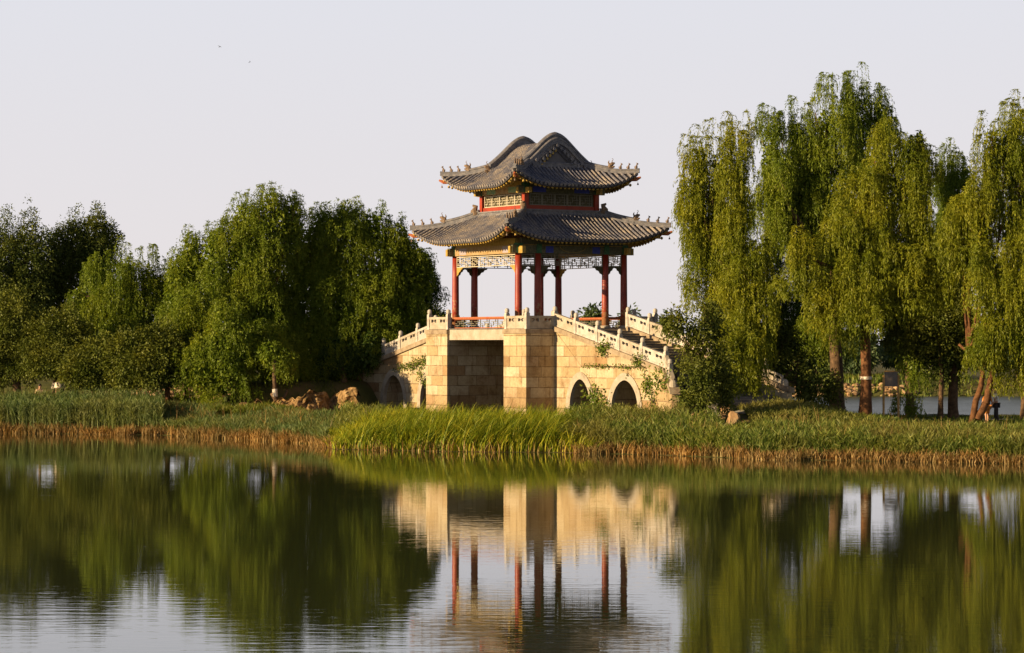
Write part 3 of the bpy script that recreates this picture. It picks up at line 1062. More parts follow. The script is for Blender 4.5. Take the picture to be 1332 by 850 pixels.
# ceiling under the lower roof
mb = MB()
mb.box(-3.05, 3.05, -3.05, 3.05, CT + 0.80, CT + 0.86)
ceil = mb.build('coffered_ceiling', M['soffit'], pav)
mb = MB()
for i in range(-5, 6):
    mb.box(i * 0.55 - 0.04, i * 0.55 + 0.04, -3.0, 3.0, CT + 0.72, CT + 0.79)
    mb.box(-3.0, 3.0, i * 0.55 - 0.035, i * 0.55 + 0.035, CT + 0.735, CT + 0.797)
mb.build('ceiling_grid', M['gold'], ceil)


# --- roofs
class Roof:
    def __init__(s, E, I, prof, lift, kk, tip):
        s.E, s.I, s.prof, s.lift, s.kk, s.tip = E, I, prof, lift, kk, tip

    def pt(s, x, y, dz=0.0):
        ax, ay = abs(x), abs(y)
        m = max(ax, ay); n = min(ax, ay)
        k = n / m if m > 1e-6 else 0
        z = float(np.interp(m, s.prof[0], s.prof[1]))
        q = max(0.0, (k - s.kk) / (1 - s.kk)) ** 2.4 * max(0.0, (m - s.I) / (s.E - s.I)) ** 1.2
        sc = 1 + s.tip * q
        return (x * sc, y * sc, z + s.lift * q + dz)


def smooth_prof(ms, zs, n=30):
    # Catmull-like smoothing through cubic interpolation
    m = np.linspace(ms[0], ms[-1], n)
    z = np.interp(m, ms, zs)
    for _ in range(3):
        z[1:-1] = (z[:-2] + 2 * z[1:-1] + z[2:]) / 4
    return (m, z)


def build_roof(rf, name, vin_side, rib=0.235):
    """vin_side(side,u) -> inner v where the tiled slope starts on that side"""
    E = rf.E
    # channel surface
    mb = MB()
    so = MB()
    for side in range(4):
        f = frame(side)
        us = np.linspace(-1, 1, 41)
        rows, rows2 = [], []
        for j in range(15):
            w = j / 14
            row, row2 = [], []
            for u in us:
                ue = u * E
                v0 = vin_side(side, ue)
                # v runs from v0 to E at fixed fraction; keep u within the hip
                v = v0 + (E - v0) * w
                p = f(ue, v, 0)
                row.append(rf.pt(p[0], p[1]))
                vv = max(v, abs(ue)) if True else v
                row2.append(rf.pt(p[0] * 0.985, p[1] * 0.985, -0.15))
            rows.append(row); rows2.append(row2)
        mb.grid(rows)
        so.grid(rows2)
    roof = mb.build(name, M['tile_bed'], pav, smooth=True)
    so.build('soffit', M['soffit'], roof, smooth=True)
    # tile ribs
    for side in range(4):
        f = frame(side)
        mb = MB(); dc = MB(); r1 = MB(); r2 = MB()
        n = int(2 * E / rib)
        off = (2 * E - (n - 1) * rib) / 2
        for i in range(n):
            u = -E + off + i * rib
            v0 = vin_side(side, u)
            if E - v0 < 0.12:
                continue
            path = []
            npt = max(3, int((E - v0) / 0.22) + 1)
            for j in range(npt + 1):
                v = v0 + (E + 0.03 - v0) * j / npt
                p = f(u, v, 0)
                path.append(rf.pt(p[0], p[1], 0.035))
            mb.tube(path, 0.066, 7, True)
            # joints of the cover tiles
            for j in range(1, len(path) - 1):
                a, b = Vector(path[j]), Vector(path[j + 1])
                d = (b - a).normalized() * 0.035
                mb.tube([a, a + d], 0.077, 7, True)
            e, e2 = Vector(path[-1]), Vector(path[-2])
            d = (e - e2).normalized()
            dc.tube([e, e + d * 0.03], 0.086, 8, True)
        mb.build('tile_ribs', M['tile'], roof, smooth=False)
        dc.build('eave_tile_ends', M['tile'], roof)
        # drip edge and rafters
        for (mm, inset, drop, size, pitch) in ((r1, 0.09, 0.19, 0.056, 0.25), (r2, 0.50, 0.31, 0.06, 0.25)):
            k = int(2 * E / pitch)
            for i in range(k + 1):
                u = (-E + 0.06) + i * (2 * E - 0.12) / k
                vo = E - inset
                vi = max(vo - 0.55, abs(u) * 0.96)
                if vi > vo - 0.08: vi = vo - 0.08
                pa = f(u, vo, 0); pb = f(u, vi, 0)
                A = Vector(rf.pt(pa[0], pa[1], -drop)); B = Vector(rf.pt(pb[0], pb[1], -drop + 0.02))
                mm.tube([A, B], size * 1.25, 4, True)
        r1.build('flying_rafters', M['gold'], roof)
        r2.build('eave_rafters', M['gold'], roof)
        fb = MB()
        a_, b_ = [], []
        for u in np.linspace(-E, E, 41):
            p = f(u, E, 0)
            a_.append(rf.pt(p[0], p[1], -0.005)); b_.append(rf.pt(p[0] * 0.997, p[1] * 0.997, -0.11))
        c_ = [(q[0] * 0.985, q[1] * 0.985, q[2]) for q in b_]
        fb.grid([a_, b_, c_])
        fb.build('fascia', M['tile_bed'], roof)
    return roof


def ridge_tube(mb, path, w, h, z_off=0.0):
    """rectangular ridge with a rounded cap following a path (points at its foot)"""
    path = [Vector(p) + Vector((0, 0, z_off)) for p in path]
    rows = []
    for i, p in enumerate(path):
        d = path[min(i + 1, len(path) - 1)] - path[max(0, i - 1)]
        d.z = 0
        if d.length < 1e-5:
            d = Vector((1, 0, 0))
        d.normalize()
        n = Vector((-d.y, d.x, 0))
        prof = [(-w * .5, 0), (-w * .5, h * .3), (-w * .36, h * .34), (-w * .36, h * .62), (-w * .5, h * .66), (-w * .5, h * .8), (-w * .3, h * .95), (0, h), (w * .3, h * .95), (w * .5, h * .8), (w * .5, h * .66), (w * .36, h * .62), (w * .36, h * .34), (w * .5, h * .3), (w * .5, 0)]
        rows.append([p + n * a + Vector((0, 0, b)) for a, b in prof])
    mb.grid(rows)
    for row in (rows[0], rows[-1]):
        o = len(mb.v)
        mb.v += [tuple(q) for q in row]
        mb.f.append(tuple(range(o, o + len(row))))


def figure(pos, ang, parent, sc=1.0):
    """small seated ridge beast"""
    mb = MB()
    c, s = math.cos(ang), math.sin(ang)
    def P(x, z, y=0): return (pos[0] + (x * c - y * s) * sc, pos[1] + (x * s + y * c) * sc, pos[2] + z * sc)
    mb.tube([P(-0.06, 0), P(-0.05, 0.10), P(-0.01, 0.19), P(0.02, 0.24)], [0.065 * sc, 0.06 * sc, 0.042 * sc, 0.035 * sc], 7)
    mb.tube([P(0.03, 0.0), P(0.035, 0.09), P(0.0, 0.17)], [0.022 * sc, 0.02 * sc, 0.03 * sc], 5)
    mb.blob(P(0.03, 0.28), (0.05 * sc,) * 3, 7, 5)
    mb.tube([P(0.05, 0.28), P(0.10, 0.265)], [0.03 * sc, 0.018 * sc], 5)
    mb.tube([P(0.0, 0.30), P(-0.03, 0.36)], [0.016 * sc, 0.006 * sc], 4)
    mb.tube([P(-0.09, 0.03), P(-0.14, 0.10), P(-0.11, 0.17)], [0.02 * sc, 0.018 * sc, 0.006 * sc], 4)
    return mb.build('roof_figure', M['figure'], parent)


def dragon(pos, ang, parent, sc=1.0):
    """horned dragon head that ends the tall part of a ridge"""
    mb = MB()
    c, s = math.cos(ang), math.sin(ang)
    def P(x, z, y=0): return (pos[0] + (x * c - y * s) * sc, pos[1] + (x * s + y * c) * sc, pos[2] + z * sc)
    mb.tube([P(-0.12, 0.0), P(-0.06, 0.18), P(0.06, 0.28), P(0.22, 0.33)], [0.15 * sc, 0.14 * sc, 0.12 * sc, 0.05 * sc], 8)
    mb.tube([P(0.0, 0.05), P(0.14, 0.10), P(0.22, 0.12)], [0.10 * sc, 0.07 * sc, 0.04 * sc], 7)
    mb.tube([P(-0.12, 0.25), P(-0.17, 0.38), P(-0.13, 0.50)], [0.06 * sc, 0.045 * sc, 0.012 * sc], 5)
    mb.tube([P(0.05, 0.34), P(0.06, 0.46), P(0.12, 0.53), P(0.10, 0.60), P(0.03, 0.61)], [0.03 * sc, 0.024 * sc, 0.02 * sc, 0.016 * sc, 0.008 * sc], 5)
    mb.blob(P(0.08, 0.36, 0.06), (0.035 * sc,) * 3, 6, 4)
    mb.blob(P(0.08, 0.36, -0.06), (0.035 * sc,) * 3, 6, 4)
    return mb.build('dragon_head', M['figure'], parent)


def hips(rf, roof, m0, m1, low_from, hh=0.36, hl=0.26):
    for sx in (-1, 1):
        for sy in (-1, 1):
            def pp(m, dz=0.0):
                return rf.pt(sx * m, sy * m, dz)
            mb = MB()
            N = 9
            ridge_tube(mb, [pp(m0 + (low_from - m0) * i / N) for i in range(N + 1)], 0.24, hh)
            ridge_tube(mb, [pp(low_from + (m1 + 0.05 - low_from) * i / N) for i in range(N + 1)], 0.20, hl)
            mb.build('hip_ridge', M['ridge'], roof)
            ang = math.atan2(sy, sx)
            dragon(pp(low_from + 0.08, hl - 0.02), ang, roof, 0.85)
            span = m1 - low_from
            for k in range(3):
                figure(pp(low_from + span * (0.42 + 0.27 * k), hl - 0.01), ang, roof, 0.92)
            # corner beam nose under the tip
            a = Vector(pp(m1 - 0.9, -0.34)); b = Vector(pp(m1 - 0.05, -0.30)); c_ = b + Vector((sx * 0.16, sy * 0.16, 0.10))
            mb = MB()
            mb.tube([a, b, c_], [0.12, 0.11, 0.05], 6)
            o = mb.build('corner_beam', M['red_worn'], roof)
            # wind bell
            mb = MB()
            bb = b + Vector((sx * 0.05, sy * 0.05, -0.18))
            mb.lathe([(0.05, 0), (0.045, 0.04), (0.03, 0.09), (0.01, 0.1), (0.005, 0.2)], bb.x, bb.y, 8, bb.z - 0.12)
            mb.build('wind_bell', M['figure'], roof)


# lower roof
lp = smooth_prof([2.0, 2.4, 3.0, 3.6, 4.2, 4.8], [11.60, 11.30, 10.87, 10.50, 10.19, 9.94])
low = Roof(4.8, 2.2, lp, 0.74, 0.30, 0.022)
lroof = build_roof(low, 'lower_roof', lambda side, u: max(2.25, abs(u)))
hips(low, lroof, 2.3, 4.8, 3.55)
mb = MB()
for (h0, h1, e0) in ((11.28, 11.42, 2.42), (11.42, 11.53, 2.34), (11.53, 11.60, 2.40)):
    mb.box(-e0, e0, -e0, e0, h0, h1)
mb.build('base_ridge', M['ridge'], lroof)
for sx in (-1, 1):
    for sy in (-1, 1):
        mb = MB()
        c_ = Vector((sx * 2.42, sy * 2.42, 11.45))
        mb.tube([c_, c_ + Vector((sx * .05, sy * .05, .28)), c_ + Vector((-sx * .0, -sy * .0, .45)), c_ + Vector((sx * .12, sy * .12, .52))], [0.15, 0.17, 0.13, 0.05], 8)
        mb.blob(c_ + Vector((sx * .13, sy * .13, .18)), (0.1, 0.1, 0.12), 7, 5, 0.3, 3)
        mb.build('corner_ornament', M['figure'], lroof)

# upper storey
UH = 2.15
UB, UT = 11.60, 12.44
for sx in (-1, 1):
    for sy in (-1, 1):
        mb = MB()
        mb.box(sx * UH - 0.13, sx * UH + 0.13, sy * UH - 0.13, sy * UH + 0.13, UB - 0.05, UT)
        mb.build('upper_column', M['red'], pav)
for side in range(4):
    f = frame(side)
    lit = side in (0, 2)  # lit sides get paler tones, sunlight put into their paint
    mb = MB()
    fbox(mb, f, -UH + 0.13, UH - 0.13, UH - 0.07, UH + 0.06, UB - 0.04, UB + 0.20)
    mb.build('sill_board', M['red'], pav)
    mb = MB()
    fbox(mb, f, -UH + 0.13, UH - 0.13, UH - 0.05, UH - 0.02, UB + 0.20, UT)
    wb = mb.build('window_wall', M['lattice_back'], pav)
    for i in range(5):
        w = (2 * UH - 0.46) / 5
        u0 = -UH + 0.23 + i * w
        lattice(f, u0 + 0.01, u0 + w - 0.01, UH + 0.015, UB + 0.21, UT - 0.03, M['cream'] if lit else M['lattice_dark'], 'lattice_window', pav, 0.125, 0.014, 0.024, False)
    mb = MB()
    ext = 0.45 if side in (1, 3) else 0.0
    fbox(mb, f, -UH - ext, UH + ext, UH - 0.12, UH + 0.12, UT + 0.003, UT + 0.36)
    beam = mb.build('upper_beam', M['ochre_beam_lit'] if lit else M['dark_beam_shaded'], pav)
    mb = MB()
    fbox(mb, f, -UH + 0.05, UH - 0.05, UH - 0.09, UH + 0.09, UT + 0.365, UT + 0.62)
    mb.build('upper_plate', M['gold'] if lit else M['dark_beam_shaded'], beam)
    for (a, b) in ((-0.72, -0.3), (0.3, 0.72)) if lit else ((-0.82, -0.45), (0.35, 0.78)):
        mb = MB()
        fbox(mb, f, UH * a, UH * b, UH + 0.12, UH + 0.127, UT + 0.04, UT + 0.33)
        mb.build('painted_field', M['mint_patch'] if lit else M['blue_patch'], beam)
for sx in (-1, 1):
    for sy in (-1, 1):
        mb = MB()
        s, t = sx * UH, sy * UH
        mb.bbox(min(s, s + sx * 0.5), max(s, s + sx * 0.5), t - 0.09, t + 0.09, UT - 0.02, UT + 0.26)
        mb.bbox(s - 0.09, s + 0.09, min(t, t + sy * 0.5), max(t, t + sy * 0.5), UT - 0.022, UT + 0.262)
        o = mb.build('beam_nose', M['gold'], pav)
        mb = MB()
        mb.box(s - 0.15, s + 0.15, t - 0.15, t + 0.15, UT - 0.01, UT + 0.5)
        mb.build('capital_block', M['green_paint'], o)

# upper roof: hip and gable with a rolled ridge along the bridge axis
up_ = smooth_prof([0, 0.25, 0.5, 0.8, 1.1, 1.6, 2.1, 2.6, 3.1, 3.65], [15.10, 15.06, 14.93, 14.70, 14.42, 13.98, 13.60, 13.27, 13.00, 12.78], 40)
upr = Roof(3.65, 1.6, up_, 0.74, 0.30, 0.022)
GS = 1.58


def up_pt(x, y, dz=0.0):
    # between the gables the two main slopes run on to the rolled top
    if abs(x) <= GS + 0.02:
        q = upr.pt(0.0 if abs(y) > abs(x) else 0.0, y)
        r = upr.pt(x, y) if abs(y) > GS else None
        if r is not None:
            return (r[0], r[1], r[2] + dz)
        return (x, y, float(np.interp(abs(y), up_[0], up_[1])) + dz)
    p = Roof.pt(upr, x, y)
    return (p[0], p[1], p[2] + dz)


class UpRoof(Roof):
    def pt(s, x, y, dz=0.0):
        return up_pt(x, y, dz)


upr2 = UpRoof(3.65, 1.6, up_, 0.74, 0.30, 0.022)


def vin_up(side, u):
    if side in (0, 2):
        return 0.0 if abs(u) <= GS else abs(u)
    return max(GS + 0.05, abs(u))


uroof = build_roof(upr2, 'upper_roof', vin_up)
hips(upr, uroof, 1.75, 3.65, 2.62, 0.34, 0.25)
for sx in (-1, 1):
    # verge ridge over the top of each gable
    rows_p = []
    TV = 2.12
    ts = np.linspace(-TV, TV, 33)
    mb = MB()
    def vz(t):
        return float(np.interp(abs(t), up_[0], up_[1]))
    path = [(sx * GS, t, vz(t) + 0.02) for t in ts]
    ridge_tube(mb, path, 0.34, 0.55)
    ridge_tube(mb, [(sx * (GS + 0.2), t, vz(t) - 0.05) for t in ts], 0.16, 0.34)
    vr = mb.build('verge_ridge', M['ridge'], uroof)
    for sy in (-1, 1):
        dragon((sx * GS, sy * (TV + 0.02), vz(TV) + 0.05), math.atan2(sy, 0), uroof, 1.0)
    def tri(t):
        return 14.92 - abs(t) * 0.86
    # verge tile ends
    mb = MB()
    for t in np.arange(-1.5, 1.51, 0.21):
        z = tri(t) + 0.05 if abs(t) < 1.25 else vz(t) - 0.1
        mb.tube([(sx * (GS + 0.18), t, z), (sx * (GS + 0.36), t, z)], 0.085, 8)
    mb.build('verge_tile_ends', M['ridge'], uroof)
    # tiled verge face between the curved ridge and the straight bargeboards
    def tri(t):
        return 14.92 - abs(t) * 0.86
    mb = MB()
    ts2 = np.linspace(-1.62, 1.62, 33)
    mb.grid([[(sx * (GS + 0.17), t, vz(t) + 0.15) for t in ts2], [(sx * (GS + 0.17), t, min(vz(t) + 0.1, max(tri(t) - 0.02, 13.8))) for t in ts2]])
    for k in range(3):
        mb.tube([(sx * (GS + 0.185), t, vz(t) + 0.02 - 0.13 * k) for t in ts2 if vz(t) + 0.02 - 0.13 * k > tri(t)] or [(0, 0, 14.5), (0, 0, 14.6)], 0.035, 5)
    mb.build('verge_face', M['tile'], uroof)
    for sy in (-1, 1):
        mb = MB()
        p_ = [(0, tri(0) - 0.02), (sy * 1.2, tri(1.2) - 0.02), (sy * 1.2, tri(1.2) - 0.24), (0, tri(0) - 0.27)]
        mb.extrude(p_, sx * (GS + 0.19), sx * (GS + 0.25), 'x')
        mb.build('bargeboard', M['tile_bed'], uroof)
    for k in range(6):
        t = -0.12 - 0.17 * k
        mb = MB()
        mb.blob((sx * (GS + 0.27), t, tri(t) - 0.13), (0.04, 0.075, 0.085), 8, 5)
        mb.build('lit_tile_end', M['gold'], uroof)  # tile ends of the left slope, sunlight put in as gold
    mb = MB()
    mb.extrude([(-1.05, 13.75), (-1.05, tri(1.05) - 0.1), (0, tri(0) - 0.1), (1.05, tri(1.05) - 0.1), (1.05, 13.75)], sx * (GS + 0.10), sx * (GS + 0.16), 'x')
    mb.build('gable_wall', M['gable'], uroof)
    mb = MB()
    ridge_tube(mb, [(sx * (GS + 0.22), t, 13.82) for t in np.linspace(-1.5, 1.5, 5)], 0.2, 0.26)
    mb.build('gable_foot_ridge', M['ridge'], uroof)


# ------------------------------------------------------------------ foliage
def leaf_quads(P, D, L, W, g):
    n = len(P)
    rnd = g.normal(size=(n, 3))
    S = np.cross(D, rnd)
    S /= np.linalg.norm(S, axis=1)[:, None] + 1e-9
    L = L[:, None]
    W = W[:, None]
    mid = P + D * L * 0.42
    return np.stack([P, mid + S * W * 0.5, P + D * L, mid - S * W * 0.5], axis=1)


def sph(g, n):
    v = g.normal(size=(n, 3))
    return v / np.linalg.norm(v, axis=1)[:, None]


def plumes(lobe, g, k=1.3, hf=1.0):
    """a lobe broken into overlapping domed plumes of hanging sprays"""
    cx, cy, zt, zb, hw, hd = lobe
    H = zt - zb
    r0 = float(np.clip(hw * 0.5, 0.42, 0.9))
    n = int(max(5, k * (2 * math.pi * hw * H) / (2.2 * r0 * 2.4)))
    out = [(cx, cy, zt, max(zb, zt - 2.4 * hf), r0, r0)]
    for i in range(n):
        u = (i + g.uniform(0, 1)) / n
        a = g.uniform(0, 2 * math.pi)
        q = g.uniform(0.35, 1.0) ** 0.7
        z = zt - u * (H - 0.9)
        cap = min(H * 0.45, hw * 1.5)
        w = math.sqrt(max(0.03, 1 - (1 - min(1, (zt - z + 0.15) / cap)) ** 2))
        r = r0 * g.uniform(0.6, 1.25)
        x = cx + max(hw * w * q - 0.45 * r, 0.15 * hw) * math.cos(a)
        y = cy + max(hd * w * q - 0.45 * r, 0.15 * hd) * math.sin(a)
        h = g.uniform(1.1, 3.0) * hf
        out.append((x, y, z + g.uniform(-0.3, 0.25) * (i > 0), max(zb + g.uniform(-0.4, 0.8), z - h), r, r))
    return [o for o in out if o[2] - o[3] > 0.5]


def willow_lobe(lobe, dens, ll, g, hang=2.6, puff=0.55, leafL=0.24, leafW=0.055, scatter=0.42):
    """lobe: centre x,y, z top, z bottom, half width, half depth. Hanging sprays of leaves"""
    cx, cy, zt, zb, hw, hd = lobe
    H = zt - zb
    area = 2 * math.pi * (hw + hd) / 2 * H * 0.8 + math.pi * hw * hd
    n_pl = int(area * dens * 0.42)
    # spray origins over a domed column
    d = sph(g, n_pl)
    rad = g.uniform(0.55, 1.0, n_pl) ** 0.6
    hz = g.uniform(0, 1, n_pl) ** 0.85
    ang = g.uniform(0, 2 * np.pi, n_pl)
    dome = min(hw * 1.3, H * 0.5)
    zz = zt - H * hz * 0.86
    depth_from_top = zt - zz
    wfac = np.where(depth_from_top < dome, np.sqrt(np.clip(1 - (1 - depth_from_top / dome) ** 2, 0.02, 1)), 1.0)
    wob = 1 + 0.22 * np.sin(ang * 3 + cx * 2.0) + 0.15 * np.sin(ang * 5 + zz * 1.3)
    ox = cx + hw * wfac * rad * np.cos(ang) * wob
    oy = cy + hd * wfac * rad * np.sin(ang) * wob
    # clumps: keep origins where a low frequency field is high, so gaps open between plumes
    fld = np.sin(ox * 2.1 + 1.3 * cx) + np.sin(oy * 2.3 + zz * 0.7) + np.sin(zz * 1.9 + ox * 0.9 + cy)
    keep = fld > -0.9 + 0.5 * g.normal(size=n_pl)
    ox, oy, zz, ang = ox[keep], oy[keep], zz[keep], ang[keep]
    n_pl = len(ox)
    if n_pl == 0:
        return np.zeros((0, 4, 3))
    ns = 7
    m = max(6, int(hang / ll))
    # strands
    OX = np.repeat(ox, ns); OY = np.repeat(oy, ns); OZ = np.repeat(zz, ns)
    A = np.repeat(ang, ns) + g.normal(0, 1.0, n_pl * ns)
    rr = puff * g.uniform(0.2, 1.0, n_pl * ns)
    Ls = hang * g.uniform(0.3, 1.0, n_pl * ns) * (0.5 + 0.5 * np.repeat(g.uniform(0.3, 1, n_pl), ns))
    bottom = zb + g.uniform(-0.3, 0.6, n_pl * ns)
    Ls = np.minimum(Ls, np.maximum(OZ - bottom, 0.25))
    q = np.tile(np.linspace(0.02, 1, m), n_pl * ns) + g.uniform(-0.5 / m, 0.5 / m, n_pl * ns * m)
    q = np.clip(q, 0, 1)
    rep = lambda a: np.repeat(a, m)
    Lr = rep(Ls)
    keepq = g.uniform(0, 1, len(q)) < np.clip(Lr / hang * 1.2 + 0.15, 0, 1)
    hor = rep(rr) * (1 - np.exp(-3.2 * q)) + 0.05 * np.sin(q * 7 + rep(A) * 3)
    x = rep(OX) + np.cos(rep(A)) * hor
    y = rep(OY) + np.sin(rep(A)) * hor
    up = 0.28 * puff * np.sin(np.pi * np.minimum(q * 2.2, 1.0))
    z = rep(OZ) + up - Lr * q ** 1.25
    P = np.stack([x, y, z], 1)
    D = np.stack([np.cos(rep(A)) * np.exp(-3 * q) * 0.8, np.sin(rep(A)) * np.exp(-3 * q) * 0.8, -0.25 - 0.8 * q], 1) + scatter * g.normal(size=(len(q), 3))
    D /= np.linalg.norm(D, axis=1)[:, None]
    P, D = P[keepq], D[keepq]
    n = len(P)
    return leaf_quads(P, D, leafL * g.uniform(0.6, 1.3, n), leafW * g.uniform(0.7, 1.4, n), g)


def core_leaves(lobe, g, n, size=0.42, shrink=0.62):
    cx, cy, zt, zb, hw, hd = lobe
    d = sph(g, n)
    r = g.uniform(0.1, 1, n) ** 0.5
    P = np.stack([cx + d[:, 0] * r * hw * shrink, cy + d[:, 1] * r * hd * shrink, (zt + zb) / 2 + d[:, 2] * r * (zt - zb) / 2 * (shrink + 0.12)], 1)
    D = g.normal(size=(n, 3)); D[:, 2] -= 0.8
    D /= np.linalg.norm(D, axis=1)[:, None]
    return leaf_quads(P, D, size * g.uniform(0.6, 1.3, n), size * 0.45 * g.uniform(0.7, 1.3, n), g)


def leafy_lobe(lobe, dens, g, clump=0.55, leaf=0.15, droop=0.3, asp=0.5):
    """clumps of small leaves through the shell of an ellipsoid"""
    cx, cy, zt, zb, hw, hd = lobe
    hh = (zt - zb) / 2
    area = 4 * math.pi * ((hw * hd) ** 1.6 / 3 + (hw * hh) ** 1.6 / 3 + (hd * hh) ** 1.6 / 3) ** (1 / 1.6)
    nc = int(area * dens)
    d = sph(g, nc)
    r = g.uniform(0.5, 1.0, nc) ** 0.55 * (1 + 0.14 * np.sin(d[:, 0] * 6 + cx) + 0.12 * np.sin(d[:, 2] * 7 + cy))
    c = np.stack([cx + d[:, 0] * r * hw, cy + d[:, 1] * r * hd, (zt + zb) / 2 + d[:, 2] * r * hh], 1)
    rc = clump * g.uniform(0.5, 1.2, nc)
    per = 26
    Cn = np.repeat(c, per, 0); Rc = np.repeat(rc, per); Dn = np.repeat(d, per, 0)
    e = sph(g, nc * per) * (g.uniform(0.2, 1, nc * per) ** 0.5)[:, None]
    P = Cn + e * Rc[:, None] * np.array([1, 1, 0.8])
    P[:, 2] -= droop * Rc * g.uniform(0, 1, nc * per)
    D = e + 0.6 * Dn + 0.5 * g.normal(size=P.shape)
    D[:, 2] -= droop * 1.6
    D /= np.linalg.norm(D, axis=1)[:, None]
    n = len(P)
    return leaf_quads(P, D, leaf * g.uniform(0.6, 1.4, n), leaf * asp * g.uniform(0.7, 1.3, n), g)


def limb(mb, a, b, r0, r1, g, n=6, sag=0.0):
    a = np.array(a, float); b = np.array(b, float)
    pts = []
    L = np.linalg.norm(b - a)
    off = g.normal(size=(n + 1, 3)) * L * 0.03
    for i in range(n + 1):
        u = i / n
        p = a * (1 - u) + b * u
        p = p + off[i] * math.sin(math.pi * u)
        p[2] += L * 0.12 * math.sin(math.pi * u) * sag
        pts.append(tuple(p))
    mb.tube(pts, [r0 + (r1 - r0) * (i / n) ** 0.8 for i in range(n + 1)], 8)
    return pts


def tree(name, label, cat, Z, trunk, lobes, style, leafmat, seed, barkmat='bark', group=None, dens=1.0, hang=2.6, puff=0.55, whitewash=None, rt=0.2, extra_limbs=(), leafsz=1.0, crook=None):
    """trunk: pixel x of its foot (and of its fork, py of the fork); lobes: (px, py top, half width px, py bottom, dz)"""
    g = np.random.default_rng(seed)
    fx = wx(trunk[0], Z)
    gz = float(ground(fx, Z))
    root = empty(name, (fx, Z, gz), 0, label, cat, group)
    Ls = []
    for (px, pt_, hw, pb, dz) in lobes:
        z = Z + dz
        Ls.append((wx(px, z) - fx, dz, wz(pt_, z) - gz, wz(pb, z) - gz, hw * z / F_PX, hw * z / F_PX * 0.9))
    mb = MB()
    fork = (wx(trunk[1], Z) - fx, 0.0, wz(trunk[2], Z) - gz)
    if crook:
        pts = [(wx(p[0], Z) - fx, 0.15 * i, wz(p[1], Z) - gz) for i, p in enumerate(crook)]
        pts[0] = (pts[0][0], pts[0][1], -0.3)
        mb.tube(pts, [rt * (1.15 - 0.6 * i / (len(pts) - 1)) for i in range(len(pts))], 9)
        fork = pts[-1]
    else:
        n = 7
        pts = []
        for i in range(n + 1):
            u = i / n
            pts.append((fork[0] * u + 0.06 * math.sin(u * 5 + seed), 0.05 * math.sin(u * 4 + seed), -0.4 + (fork[2] + 0.4) * u))
        mb.tube(pts, [rt * (1.5 if i == 0 else (1.18 if i == 1 else 1.05 - 0.25 * i / n)) for i in range(n + 1)], 10)
    for (x, y, zt, zb, hw, hd) in Ls:
        end = (x, y, zb + (zt - zb) * 0.66)
        if end[2] > fork[2] + 0.3:
            limb(mb, fork, end, rt * 0.55, rt * 0.16, g, 6, 0.3)
            for k in range(3):
                a = g.uniform(0, 2 * np.pi)
                e2 = (x + hw * 0.5 * math.cos(a), y + hd * 0.5 * math.sin(a), zb + (zt - zb) * g.uniform(0.5, 0.74))
                limb(mb, tuple(np.array(fork) * 0.35 + np.array(end) * 0.65), e2, rt * 0.2, rt * 0.06, g, 4, 0.4)
    for (p, q, r0, r1) in extra_limbs:
        limb(mb, (wx(p[0], Z) - fx, 0, wz(p[1], Z) - gz), (wx(q[0], Z) - fx, 0.2, wz(q[1], Z) - gz), r0, r1, g, 5, 0.2)
    tr = mb.build('trunk', M[barkmat], root, smooth=True)
    if whitewash:
        z0, z1 = wz(whitewash[1], Z) - gz, wz(whitewash[0], Z) - gz
        u0, u1 = (z0 + 0.4) / (fork[2] + 0.4), (z1 + 0.4) / (fork[2] + 0.4)
        mbw = MB()
        pts = []
        for i in range(5):
            u = u0 + (u1 - u0) * i / 4
            pts.append((fork[0] * u + 0.06 * math.sin(u * 5 + seed), 0.05 * math.sin(u * 4 + seed), -0.4 + (fork[2] + 0.4) * u))
        mbw.tube(pts, rt * 1.12, 10)
        mbw.build('whitewash_band', M['whitewash'], tr, smooth=True)
    V = []
    for lb in Ls:
        if style == 'willow':
            for sub in plumes(lb, g, 1.12):
                V.append(willow_lobe(sub, dens * 4.4, 0.075, g, hang, puff * 1.0, 0.16 * leafsz, 0.034 * leafsz, 0.30))
            V.append(core_leaves(lb, g, int(150 * lb[4] * (lb[2] - lb[3]) * 0.8), 0.24, 0.45))
        elif style == 'feather':
            for sub in plumes(lb, g, 1.5, 0.8):
                V.append(willow_lobe(sub, dens * 5.6, 0.075, g, hang * 0.42, puff * 0.75, 0.145 * leafsz, 0.038 * leafsz, 0.5))
            V.append(core_leaves(lb, g, int(420 * lb[4] * (lb[2] - lb[3]) * 0.8), 0.26, 0.72))
        else:
            V.append(leafy_lobe(lb, dens * 9.5, g, 0.42, 0.14 * leafsz))
            V.append(core_leaves(lb, g, int(380 * lb[4] * (lb[2] - lb[3]) * 0.8), 0.24, 0.72))
    V = np.concatenate(V, 0)
    quads_object('crown', V, M[leafmat], root)
    return root, len(V)


NL = 0
def T(*a, **k):
    global NL
    r, n = tree(*a, **k)
    NL += n
    return r


